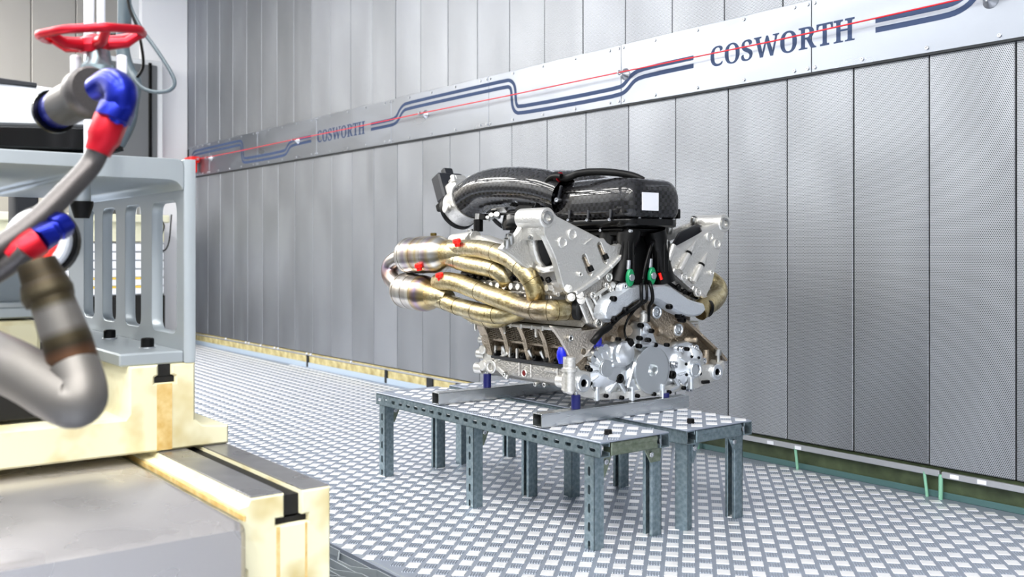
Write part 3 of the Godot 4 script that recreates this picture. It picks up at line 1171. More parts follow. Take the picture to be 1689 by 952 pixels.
	for z in [[-2.452, -2.64], [-2.735, -2.875], [-2.965, -3.10], [-3.19, -3.31]]:
		holes.append(rp(PackedVector3Array([Vector3(0.834 - o.x, 0.068, z[0] - o.z), Vector3(0.834 - o.x, 0.395, z[0] - o.z), Vector3(0.834 - o.x, 0.395, z[1] - o.z), Vector3(0.834 - o.x, 0.068, z[1] - o.z)]), 0.03, 4))
	prism(st, PackedVector3Array([Vector3(0.834 - o.x, 0.0, -2.397 - o.z), Vector3(0.834 - o.x, 0.494, -2.397 - o.z), Vector3(0.834 - o.x, 0.494, -3.5 - o.z), Vector3(0.834 - o.x, 0.0, -3.5 - o.z)]), Vector3(0.028, 0, 0), 0.003, holes)
	put("slotted_web", st, M.mill_alu, t)
	st = mb()
	prof = rp(PackedVector3Array([Vector3(0.834 - o.x, 0.494, 0), Vector3(0.834 - o.x, 0.412, 0), Vector3(0.822 - o.x, 0.436, 0), Vector3(0.80 - o.x, 0.442, 0), Vector3(0.60 - o.x, 0.442, 0), Vector3(0.60 - o.x, 0.462, 0), Vector3(-0.2 - o.x, 0.462, 0), Vector3(-0.2 - o.x, 0.494, 0)]), 0.02, 3)
	for i in prof.size():
		prof[i].z = -2.397 - o.z
	prism(st, prof, Vector3(0, 0, -1.05), 0.004)
	put("top_flange", st, M.mill_alu, t)
	st = mb()
	box(st, Vector3(0.759 - o.x, 0.015, -2.9 - o.z), Vector3(0.152, 0.03, 1.0), 0.004)
	put("foot_flange", st, M.mill_alu, t)
	for z in [-2.52, -2.85, -3.2]:
		var b := thing("flange_bolt", "black cap bolt in the bracket's foot flange, %s" % {-2.52: "nearest to the front", -2.85: "second from the front", -3.2: "third from the front"}[z], "bolt", Vector3(0.785, 0.66, z), "bolts of the slotted bracket")
		st = mb()
		screw(st, Vector3(0, 0.012, 0), Vector3.UP, 0.016, 0.013, 14)
		put("head", st, M.black, b)
		st = mb()
		disc(st, Vector3.ZERO, Vector3.UP, 0.02, 0.003, 0.001, 14)
		put("washer", st, M.screw, b)
	t = thing("hanging_stud", "silver stud with a black foot hanging under the bracket's top flange", "stud", Vector3(0.6254, 1.0542, -2.5))
	st = mb()
	disc(st, Vector3(0, -0.045, 0), Vector3.UP, 0.02, 0.075, 0.003, 16)
	put("sleeve", st, M.mill_alu, t)
	st = mb()
	lathe(st, [[0.0, -0.075], [0.017, -0.075], [0.026, -0.045], [0.026, -0.035], [0.0, -0.035]], T3(Vector3.ZERO), 16)
	put("foot", st, M.black, t)
	# the pale gearbox plate on a black base
	t = thing("pale_housing", "pale grey machine housing on a black base at the left edge", "housing", Vector3(0.5678, 1.1547, -2.7))
	o = t.position
	st = mb()
	prism(st, PackedVector3Array([Vector3(0.3547, 1.3042, -2.6), Vector3(0.4166, 1.308, -2.6), Vector3(0.6264, 1.2962, -2.6), Vector3(0.7328, 1.3021, -2.6), Vector3(0.7388, 1.2108, -2.6), Vector3(0.3547, 1.1917, -2.6)]), Vector3(0, 0, -0.3), 0.008)
	put("housing", st, M.pale_box, t).position = -o
	st = mb()
	prism(st, PackedVector3Array([Vector3(0.3547, 1.3014, -2.6), Vector3(0.4166, 1.308, -2.6), Vector3(0.5468, 1.3015, -2.6), Vector3(0.5468, 1.2927, -2.6), Vector3(0.3547, 1.2903, -2.6)]), Vector3(0, 0, -0.02), 0.002)
	var sh := put("lid_strip", st, M.anthracite, t)
	sh.position = -o + Vector3(0, 0.004, 0.006)
	st = mb()
	prism(st, PackedVector3Array([Vector3(0.3519, 1.1887, -2.58), Vector3(0.7463, 1.2086, -2.58), Vector3(0.7463, 1.153, -2.58), Vector3(0.3519, 1.1412, -2.58)]), Vector3(0, 0, -0.34), 0.004)
	put("base", st, M.black_gloss, t).position = -o
	t = thing("machine_frame", "grey machine frame with a dark post, seen under the bracket's top flange", "frame", Vector3(0.7571, 1.0718, -3.6))
	o = t.position
	st = mb()
	prism(st, PackedVector3Array([Vector3(0.6983, 1.2818, -3.62), Vector3(0.7688, 1.2868, -3.62), Vector3(0.7688, 0.8898, -3.62), Vector3(0.6983, 0.89, -3.62)]), Vector3(0, 0, -0.12), 0.006)
	put("post", st, M.anthracite, t).position = -o
	st = mb()
	prism(st, PackedVector3Array([Vector3(0.5392, 1.153, -3.58), Vector3(0.925, 1.1675, -3.58), Vector3(0.925, 1.1447, -3.58), Vector3(0.5392, 1.1298, -3.58)]), Vector3(0, 0, -0.1), 0.004)
	put("rail", st, M.mill_alu, t).position = -o
	fittings()
	overhead()

func lay(st: SurfaceTool, at: Vector3, dir: Vector3, prof: Array, seg := 20):
	lathe(st, prof, T3(at, up_to(dir)), seg)

func fittings():
	var st: SurfaceTool
	# the valve with its red handwheel
	var c: Vector3 = Vector3(0.5179, 1.3143, -1.996)
	var t := thing("gate_valve", "grey gate valve with a red handwheel, blurred in the near left", "valve", c)
	st = mb()
	var tilt := Basis(Vector3(0.6076, 0, -0.7944).normalized(), deg_to_rad(-5.0)) * Basis(Vector3(0.7944, 0, 0.6076).normalized(), deg_to_rad(6.0))
	var rim := PackedVector3Array()
	for k in 41:
		var a := TAU * k / 40
		rim.append(tilt * (Vector3(cos(a), 0, sin(a)) * (0.091 + 0.003 * cos(8 * a))))
	tube(st, rim, 0.0085, 10, false)
	var wheel := put("handwheel", st, M.red_anod, t)
	st = mb()
	for k in 5:
		var a := TAU * k / 5 + 0.3
		tube(st, PackedVector3Array([tilt * Vector3(cos(a) * 0.02, -0.02, sin(a) * 0.02), tilt * Vector3(cos(a) * 0.06, -0.018, sin(a) * 0.06), tilt * Vector3(cos(a) * 0.09, 0, sin(a) * 0.09)]), [0.012, 0.01, 0.008], 8)
	put("spoke", st, M.red_anod, wheel)
	st = mb()
	lathe(st, [[0.0, -0.034], [0.026, -0.034], [0.03, -0.02], [0.026, -0.008], [0.012, 0.0], [0.0, 0.0]], T3(Vector3.ZERO, tilt), 20)
	put("hub", st, M.red_anod, wheel)
	st = mb()
	lathe(st, [[0.0, -0.13], [0.06, -0.13], [0.062, -0.115], [0.04, -0.105], [0.033, -0.085], [0.033, -0.062], [0.024, -0.052], [0.02, -0.03], [0.0, -0.03]], T3(Vector3(0.01, 0, 0.007)), 20)
	put("bonnet", st, M.galv, t)
	for s in [-1, 1]:
		st = mb()
		disc(st, Vector3(0.01 + 0.044 * 0.79 * s, -0.11, 0.007 + 0.044 * 0.61 * s), Vector3.UP, 0.010, 0.07, 0.003, 10)
		put("yoke_bolt", st, M.white_pipe, t)
	st = mb()
	var a0 := Vector3(0.4506, 1.1614, -1.9845) - c
	var a1 := Vector3(0.4855, 1.1881, -1.7941) - c
	var ax := (a1 - a0).normalized()
	var len := a0.distance_to(a1)
	lay(st, a0 + ax * 0.03, ax, [[0.0, 0.0], [0.034, 0.0], [0.037, 0.01], [0.037, len * 0.42], [0.045, len * 0.48], [0.045, len * 0.62], [0.040, len * 0.66], [0.0, len * 0.66]], 24)
	put("body", st, M.braid, t)
	st = mb()
	lay(st, a0 + ax * (len * 0.72), ax, [[0.0, -0.012], [0.034, -0.012], [0.034, 0.01], [0.027, 0.016], [0.0, 0.016]], 24)
	put("brass_collar", st, M.brass, t)
	# blue coupling on the left of the valve
	t = thing("blue_coupling", "blue and black pipe coupling on the left end of the valve", "coupling", a0 + c)
	st = mb()
	lay(st, Vector3.ZERO, ax, [[0.0, 0.0], [0.032, 0.0], [0.034, 0.004], [0.034, 0.0295], [0.0, 0.0295]], 24)
	put("nut", st, M.blue_anod, t)
	st = mb()
	lay(st, -ax * 0.014, ax, [[0.0, 0.0], [0.037, 0.0], [0.041, 0.004], [0.041, 0.012], [0.0, 0.014]], 24)
	put("black_ring", st, M.black_gloss, t)
	# upper hose
	t = thing("braided_hose", "grey braided hose with a red nut and blue elbow, sweeping down to the left edge", "hose", Vector3(0.4478, 1.0677, -1.697))
	var o := t.position
	st = mb()
	tube(st, spl(PackedVector3Array([Vector3(0.4541, 1.0805, -1.6922), Vector3(0.44, 1.0411, -1.703), Vector3(0.397, 0.9933, -1.6855), Vector3(0.3497, 0.946, -1.6713), Vector3(0.2986, 0.9064, -1.6601), Vector3(0.2412, 0.8671, -1.6537)]), 8), 0.0175, 16)
	put("hose", st, M.braid, t).position = -o
	var n0 := Vector3(0.4711, 1.1214, -1.6918)
	var n1 := Vector3(0.4486, 1.0608, -1.6964)
	var nd := (n1 - n0).normalized()
	var nl := n0.distance_to(n1)
	st = mb()
	lay(st, n0 - o, nd, [[0.0, 0.0], [0.026, 0.0], [0.0275, 0.004], [0.0275, nl * 0.6], [0.023, nl * 0.75], [0.021, nl], [0.0, nl]], 6)
	put("red_nut", st, M.red_anod, t)
	st = mb()
	tube(st, spl(PackedVector3Array([Vector3(0.4573, 1.1699, -1.7402), Vector3(0.4708, 1.1787, -1.7046), Vector3(0.4784, 1.1614, -1.6737), Vector3(0.4768, 1.1368, -1.6748), Vector3(0.4735, 1.1204, -1.69)]), 6), [0.021, 0.024, 0.026, 0.025, 0.025], 16)
	var el := put("blue_elbow", st, M.blue_anod, t)
	el.position = -o
	st = mb()
	lay(st, Vector3(0.4753, 1.1358, -1.676), nd, [[0.0, 0.0], [0.028, 0.0], [0.029, 0.003], [0.029, 0.022], [0.0, 0.022]], 6)
	put("blue_nut", st, M.blue_anod, t).position = -o
	# lower hose and its fitting
	t = thing("braided_hose", "lower grey braided hose with a red nut on a blue fitting", "hose", Vector3(0.3276, 0.9, -1.6379))
	o = t.position
	st = mb()
	tube(st, spl(PackedVector3Array([Vector3(0.3291, 0.9018, -1.6368), Vector3(0.3131, 0.8845, -1.649), Vector3(0.2913, 0.8662, -1.6657), Vector3(0.255, 0.8406, -1.6934)]), 6), 0.0165, 14)
	put("hose", st, M.braid, t).position = -o
	n0 = Vector3(0.3511, 0.9176, -1.6451)
	n1 = Vector3(0.3102, 0.8881, -1.6512)
	nd = (n1 - n0).normalized()
	nl = n0.distance_to(n1)
	st = mb()
	lay(st, n0 - o, nd, [[0.0, 0.0], [0.022, 0.0], [0.0235, 0.003], [0.0235, nl * 0.7], [0.019, nl], [0.0, nl]], 6)
	put("red_nut", st, M.red_anod, t)
	st = mb()
	lay(st, Vector3(0.392, 0.9456, -1.6642) - o, (n0 - Vector3(0.392, 0.9456, -1.6642)), [[0.0, 0.0], [0.020, 0.0], [0.021, 0.003], [0.021, 0.02], [0.018, 0.022], [0.018, 0.03], [0.021, 0.032], [0.021, 0.055], [0.0, 0.055]], 6)
	put("blue_fitting", st, M.blue_anod, t)
	t = thing("pipe_flange", "round steel flange with a black seal ring behind the lower hose fitting", "flange", Vector3(0.4042, 0.9181, -1.8941))
	st = mb()
	var fd := Vector3(-0.55, 0.1, 0.83)
	ring(st, Vector3.ZERO, fd, 0.056, 0.038, 0.02, 0.004, 32)
	put("flange_ring", st, M.pale_box, t)
	st = mb()
	ring(st, -fd.normalized() * 0.02, fd, 0.064, 0.05, 0.02, 0.003, 32)
	put("seal_ring", st, M.black, t)
	st = mb()
	ring(st, Vector3.ZERO, fd, 0.039, 0.02, 0.012, 0.003, 32)
	put("red_gasket", st, M.red_plastic, t)
	# the heat-stained exhaust outlet
	t = thing("exhaust_outlet", "heat-stained steel exhaust outlet bending into a wide grey pipe, blurred in front of the carriage", "exhaust pipe", Vector3(0.3582, 0.7746, -1.5138))
	o = t.position
	st = mb()
	var brown := Color(0.035, 0.024, 0.012)
	var olive := Color(0.06, 0.048, 0.027)
	var steel := Color(0.20, 0.19, 0.18)
	var dark := Color(0.04, 0.03, 0.02)
	tube(st, spl(PackedVector3Array([Vector3(0.333, 0.8849, -1.5834), Vector3(0.3386, 0.8671, -1.5791), Vector3(0.3457, 0.8475, -1.5737), Vector3(0.3514, 0.8315, -1.5694)]), 5), [0.027, 0.030, 0.033, 0.031], 20, true, [olive, brown, olive, dark])
	put("collar", st, M.pipe_heat, t).position = -o
	st = mb()
	tube(st, spl(PackedVector3Array([Vector3(0.3377, 0.8585, -1.5672), Vector3(0.3433, 0.8408, -1.5629), Vector3(0.3475, 0.8267, -1.5597)]), 4), [0.031, 0.037, 0.034], 20, true, [brown, olive, brown])
	put("weld_collar", st, M.pipe_heat, t).position = -o
	st = mb()
	tube(st, spl(PackedVector3Array([Vector3(0.3451, 0.8342, -1.549), Vector3(0.3549, 0.8009, -1.5415), Vector3(0.3653, 0.7641, -1.5335), Vector3(0.373, 0.7272, -1.5277)]), 6), [0.030, 0.0325, 0.0345, 0.036], 24, true, [brown, olive, steel, steel, steel, olive, brown, Color(0.13, 0.06, 0.03), dark, olive])
	put("cone", st, M.pipe_heat, t).position = -o
	st = mb()
	tube(st, spl(PackedVector3Array([Vector3(0.369, 0.7354, -1.5181), Vector3(0.3733, 0.7106, -1.5022), Vector3(0.3714, 0.6931, -1.4911), Vector3(0.3632, 0.6879, -1.4974), Vector3(0.3479, 0.6968, -1.5217), Vector3(0.3237, 0.7172, -1.578), Vector3(0.2946, 0.7351, -1.638), Vector3(0.2453, 0.7593, -1.7386)]), 6), [0.0355, 0.0355, 0.0365, 0.039, 0.040, 0.041, 0.042, 0.043], 24, true, [steel, steel, steel, steel, Color(0.20, 0.20, 0.21)])
	put("wide_pipe", st, M.pipe_heat, t).position = -o

func overhead():
	var st: SurfaceTool
	var looks := [["thick white pipe hanging straight down behind the red handwheel", 147.0, 2.3, 0.0115, 0.95, M.white_pipe], ["thin white pipe right of the thick white one above the handwheel", 167.0, 2.35, 0.0095, 0.95, M.white_pipe], ["wide pale grey hose coming down onto the handwheel", 192.0, 2.2, 0.0165, 1.33, M.manifold_cast]]
	for l in looks:
		var d: float = l[2]
		var x: float = (l[1] - 844.5) / 1642.0 * d
		var at := Vector3(0.6076 * d + 0.7944 * x, l[4], -0.7944 * d + 0.6076 * x)
		var t := thing("hanging_pipe", l[0], "pipe", at)
		st = mb()
		tube(st, PackedVector3Array([Vector3(0, 0.15, 0), Vector3(0, 3.66 - l[4], 0)]), l[3], 14)
		put("pipe", st, l[5], t)
		st = mb()
		disc(st, Vector3(0, 0.42 if l[3] < 0.016 else 0.03, 0), Vector3.UP, l[3] * 1.5, 0.02, 0.004, 14)
		put("clamp", st, M.black, t)
	var paths := [["dark grey cable looping far out over the white pillar", 0.0042, spl(PackedVector3Array([Vector3(0.6212, 1.5075, -2.1688), Vector3(0.6344, 1.4244, -2.1587), Vector3(0.6537, 1.3732, -2.1439), Vector3(0.6801, 1.3259, -2.1237), Vector3(0.7024, 1.2824, -2.1066), Vector3(0.7106, 1.2555, -2.1004), Vector3(0.7014, 1.2402, -2.1074), Vector3(0.6801, 1.2364, -2.1237), Vector3(0.6588, 1.244, -2.14), Vector3(0.6435, 1.2619, -2.1517)]), 6), M.grey_cable],
		["dark grey cable bundle hanging behind the blue elbow", 0.0145, spl(PackedVector3Array([Vector3(0.6412, 1.391, -2.2164), Vector3(0.638, 1.3452, -2.2188), Vector3(0.6422, 1.3125, -2.2156), Vector3(0.6505, 1.2863, -2.2093), Vector3(0.6588, 1.2679, -2.2029), Vector3(0.6557, 1.2273, -2.2053), Vector3(0.6484, 1.175, -2.2109), Vector3(0.6308, 1.1318, -2.2244)]), 6), M.grey_cable],
		["thin black cable draped from the top beside the handwheel", 0.003, spl(PackedVector3Array([Vector3(0.5993, 1.4298, -2.0596), Vector3(0.6051, 1.3884, -2.0551), Vector3(0.6167, 1.3507, -2.0463), Vector3(0.6245, 1.308, -2.0403), Vector3(0.6264, 1.2715, -2.0389), Vector3(0.6167, 1.2496, -2.0463)]), 6), M.black]]
	for p in paths:
		var t := thing("hanging_cable", p[0], "cable", p[2][0])
		st = mb()
		tube(st, p[2], p[1], 10)
		put("sheath", st, p[3], t).position = -t.position
		st = mb()
		tube(st, PackedVector3Array([p[2][0], p[2][0] + Vector3(0.01, 3.66 - p[2][0].y, 0.01)]), p[1], 8)
		put("drop", st, p[3], t).position = -t.position
# ------------------------------------------------------------------ the engine; its own axes: x to the wall, y up, z to the front cover
func engine():
	var e := thing("car_engine", "large bare engine with black carbon airbox and golden exhaust pipes, raised on two bars", "engine", Vector3(2.54, 0.39, -2.5))
	crankcase(e)
	sump(e)
	heads(e)
	front_cover(e)
	brackets(e)
	water_rail(e)
	airbox(e)
	exhaust(e)
	wiring(e)

func bolts(parent: Node, called: String, m: Material, pts: PackedVector3Array, dir: Vector3, r: float, h: float, seg := 8):
	for p in pts:
		var st := mb()
		screw(st, p, dir, r, h, seg)
		put(called, st, m, parent)

func crankcase(e: Node3D):
	var Z := Vector3(0, 0, 1)
	var st := mb()
	# V-shaped core
	prism(st, PackedVector3Array([Vector3(-0.20, 0.10, -0.08), Vector3(0.20, 0.10, -0.08), Vector3(0.275, 0.235, -0.08), Vector3(0.235, 0.28, -0.08), Vector3(0.10, 0.37, -0.08), Vector3(-0.10, 0.37, -0.08), Vector3(-0.235, 0.28, -0.08), Vector3(-0.275, 0.235, -0.08)]), Vector3(0, 0, -0.58), 0.01)
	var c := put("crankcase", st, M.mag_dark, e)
	# side ribs and flange, both sides
	for s in [-1, 1]:
		for k in 5:
			var z := -0.60 + k * 0.118
			var rb := mb()
			prism(rb, PackedVector3Array([Vector3(s * 0.315, 0.236, z), Vector3(s * 0.26, 0.236, z), Vector3(s * 0.19, 0.11, z), Vector3(s * 0.268, 0.11, z), Vector3(s * 0.276, 0.14, z), Vector3(s * 0.290, 0.19, z)]), Vector3(0, 0, -0.019 if k > 0 else -0.045), 0.003)
			put("rib", rb, M.mag, c)
		for y in [0.175, 0.135]:
			var tb := mb()
			tube(tb, PackedVector3Array([Vector3(s * (0.235 + (y - 0.135) * 0.6), y, -0.62), Vector3(s * (0.235 + (y - 0.135) * 0.6), y, -0.12)]), 0.011, 10)
			put("oil_gallery", tb, M.mag, c)
		# web of small squares cast between the ribs
		for k in 4:
			var z := -0.60 + k * 0.118 + 0.052
			var gr := mb()
			for q in 7:
				var y := 0.185 + q * 0.0075
				var xx := 0.252 + (y - 0.10) * 0.27
				bar(gr, Vector3(s * (xx + 0.002), y - 0.012, z - 0.05), Vector3(s * (xx + 0.004), y + 0.012, z + 0.05), 0.003, 0.004)
				bar(gr, Vector3(s * (xx + 0.002), y + 0.012, z - 0.05), Vector3(s * (xx + 0.004), y - 0.012, z + 0.05), 0.003, 0.004)
			put("cast_mesh", gr, M.mag_dark, c)
		var fl := mb()
		box(fl, Vector3(s * 0.295, 0.24, -0.38), Vector3(0.05, 0.012, 0.62), 0.003)
		for k in 10:
			var z := -0.66 + k * 0.062
			lathe(fl, [[0.0, -0.008], [0.006, -0.008], [0.006, 0.008], [0.0, 0.008]], T3(Vector3(s * 0.318, 0.238, z)), 10)
			if k % 3 == 0:
				bar(fl, Vector3(s * 0.316, 0.236, z + 0.02), Vector3(s * 0.322, 0.205, z + 0.03), 0.010, 0.014, 0.003)
		put("deck_flange", fl, M.cast_fine, c)
		bolts(c, "bolt", M.black, PackedVector3Array([Vector3(s * 0.262, 0.115, -0.57), Vector3(s * 0.262, 0.115, -0.46), Vector3(s * 0.262, 0.118, -0.40), Vector3(s * 0.262, 0.115, -0.33), Vector3(s * 0.262, 0.12, -0.26), Vector3(s * 0.262, 0.115, -0.21), Vector3(s * 0.262, 0.125, -0.15)]), Vector3(s * 0.8, 0.6, 0), 0.011, 0.016)
		bolts(c, "stud", M.steel_bolt, PackedVector3Array([Vector3(s * 0.262, 0.13, -0.52), Vector3(s * 0.262, 0.13, -0.36), Vector3(s * 0.262, 0.13, -0.29), Vector3(s * 0.262, 0.13, -0.18)]), Vector3(s * 0.5, 0.8, 0), 0.008, 0.026)
		# round housing near the front
		var ho := mb()
		ring(ho, Vector3(s * 0.235, 0.165, -0.115), Vector3(s * 1.0, 0.1, 0.1), 0.05, 0.03, 0.035, 0.004, 24, 0.012)
		ring(ho, Vector3(s * 0.26, 0.165, -0.115), Vector3(s * 1.0, 0.1, 0.1), 0.024, 0.012, 0.022, 0.003, 20)
		put("side_cover", ho, M.turned, c)
	for q in [Vector3(-0.3796, 0.1339, -0.05), Vector3(-0.239, 0.178, -0.03)]:
		var bp := mb()
		lathe(bp, [[0.0, 0.0], [0.010, 0.0], [0.017, 0.02], [0.017, 0.04], [0.011, 0.055], [0.0, 0.055]], T3(q), 14)
		put("blue_plug", bp, M.blue_plug, c)
	# front wall of the V with its bosses
	st = mb()
	prism(st, rp(PackedVector3Array([Vector3(-0.2165, 0.1521, -0.075), Vector3(-0.1966, 0.229, -0.075), Vector3(-0.1449, 0.2606, -0.075), Vector3(-0.0357, 0.3145, -0.075), Vector3(0.0374, 0.3407, -0.075), Vector3(0.0935, 0.3391, -0.075), Vector3(0.1506, 0.3083, -0.075), Vector3(0.2416, 0.2438, -0.075), Vector3(0.3218, 0.1851, -0.075), Vector3(0.3151, 0.1302, -0.075), Vector3(0.1667, 0.1168, -0.075), Vector3(0.0251, 0.104, -0.075), Vector3(-0.1536, 0.1056, -0.075)]), 0.012), Vector3(0, 0, -0.05), 0.008)
	put("front_wall", st, M.mag, c)
	st = mb()
	prism(st, rp(PackedVector3Array([Vector3(0.0174, 0.3376, -0.055), Vector3(0.073, 0.3448, -0.055), Vector3(0.1107, 0.3349, -0.055), Vector3(0.2331, 0.2431, -0.055), Vector3(0.22, 0.1917, -0.055), Vector3(0.1616, 0.1858, -0.055), Vector3(0.1233, 0.199, -0.055), Vector3(0.0144, 0.2984, -0.055)]), 0.012), Vector3(0, 0, -0.03), 0.006)
	put("bank_boss", st, M.mag, c)
	for p in [Vector3(0.0679, 0.29, -0.053), Vector3(0.1805, 0.222, -0.053)]:
		st = mb()
		ring(st, p, Z, 0.024, 0.015, 0.012, 0.003, 24, 0.012)
		screw(st, p + Z * 0.003, Z, 0.013, 0.006, 12)
		put("core_plug", st, M.turned, c)
	st = mb()
	lathe(st, [[0.0, 0.0], [0.012, 0.0], [0.010, 0.05], [0.005, 0.052], [0.0, 0.05]], T3(Vector3(0.2362, 0.1808, -0.07), up_to(Vector3(0.5, 0.0, 1))), 12)
	put("small_boss", st, M.mag, c)
	# round cups left of the middle
	for p in [[Vector3(-0.0778, 0.2312, -0.05), 0.022], [Vector3(-0.03, 0.2938, -0.05), 0.026], [Vector3(-0.1422, 0.1983, -0.05), 0.020], [Vector3(0.1032, 0.2219, -0.06), 0.018]]:
		st = mb()
		lathe(st, [[0.0, -0.03], [p[1], -0.03], [p[1], 0.0], [p[1] * 0.86, 0.008], [p[1] * 0.5, 0.010], [0.0, 0.010]], T3(p[0], up_to(Vector3(-0.15, 0.3, 1))), 20)
		put("cast_cup", st, M.mag, c)
	# triangular front webs, left plain face and right seen from within
	st = mb()
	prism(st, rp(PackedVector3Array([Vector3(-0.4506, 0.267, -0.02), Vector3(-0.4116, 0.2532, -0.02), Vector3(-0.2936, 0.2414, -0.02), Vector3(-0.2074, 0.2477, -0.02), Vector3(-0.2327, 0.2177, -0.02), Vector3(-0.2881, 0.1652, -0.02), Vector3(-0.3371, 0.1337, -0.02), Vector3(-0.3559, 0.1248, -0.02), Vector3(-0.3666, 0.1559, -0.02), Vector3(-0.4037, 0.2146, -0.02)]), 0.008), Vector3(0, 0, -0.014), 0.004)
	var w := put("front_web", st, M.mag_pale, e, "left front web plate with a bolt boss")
	st = mb()
	ring(st, Vector3(-0.3759, 0.2222, -0.02), Z, 0.011, 0.005, 0.016, 0.002, 12)
	put("bolt_boss", st, M.steel_bolt, w)
	st = mb()
	lathe(st, [[0.0, 0.0], [0.013, 0.0], [0.010, 0.004], [0.0, 0.004]], T3(Vector3(-0.3082, 0.1725, -0.022), up_to(Z)), 14)
	put("recess_shade", st, M.mag_dark, w)  # dark raised disc stands in for a shaded recess
	st = mb()
	prism(st, rp(PackedVector3Array([Vector3(-0.3342, 0.1149, -0.045), Vector3(-0.2796, 0.1482, -0.045), Vector3(-0.2603, 0.1511, -0.045), Vector3(-0.2603, 0.0951, -0.045), Vector3(-0.3071, 0.0985, -0.045)]), 0.004), Vector3(0, 0, -0.012), 0.002)
	put("lower_web", st, M.mag, w)
	st = mb()
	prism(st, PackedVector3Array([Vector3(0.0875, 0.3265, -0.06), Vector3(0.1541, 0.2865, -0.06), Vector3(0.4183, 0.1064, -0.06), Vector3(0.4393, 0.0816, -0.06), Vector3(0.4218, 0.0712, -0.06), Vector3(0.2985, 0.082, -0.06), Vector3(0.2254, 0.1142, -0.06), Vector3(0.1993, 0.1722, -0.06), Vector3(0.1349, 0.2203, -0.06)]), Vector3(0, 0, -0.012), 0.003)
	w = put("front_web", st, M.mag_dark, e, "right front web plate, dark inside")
	st = mb()
	var rim := PackedVector3Array([Vector3(0.1245, 0.3058, -0.05), Vector3(0.1564, 0.2869, -0.05), Vector3(0.2874, 0.1977, -0.05), Vector3(0.3894, 0.1276, -0.05), Vector3(0.4312, 0.0924, -0.05)])
	for i in 4:
		bar(st, rim[i], rim[i + 1], 0.05, 0.010, 0.002)
	put("edge_strip", st, M.mag, w)
	st = mb()
	tube(st, PackedVector3Array([Vector3(0.3233, 0.1393, -0.04), Vector3(0.3233, 0.0364, -0.04)]), 0.012, 12)
	put("pillar", st, M.mag, w)
	st = mb()
	ring(st, Vector3(0.2541, 0.1812, -0.05), Z, 0.010, 0.005, 0.02, 0.002, 12)
	put("bolt_boss", st, M.cast, w)

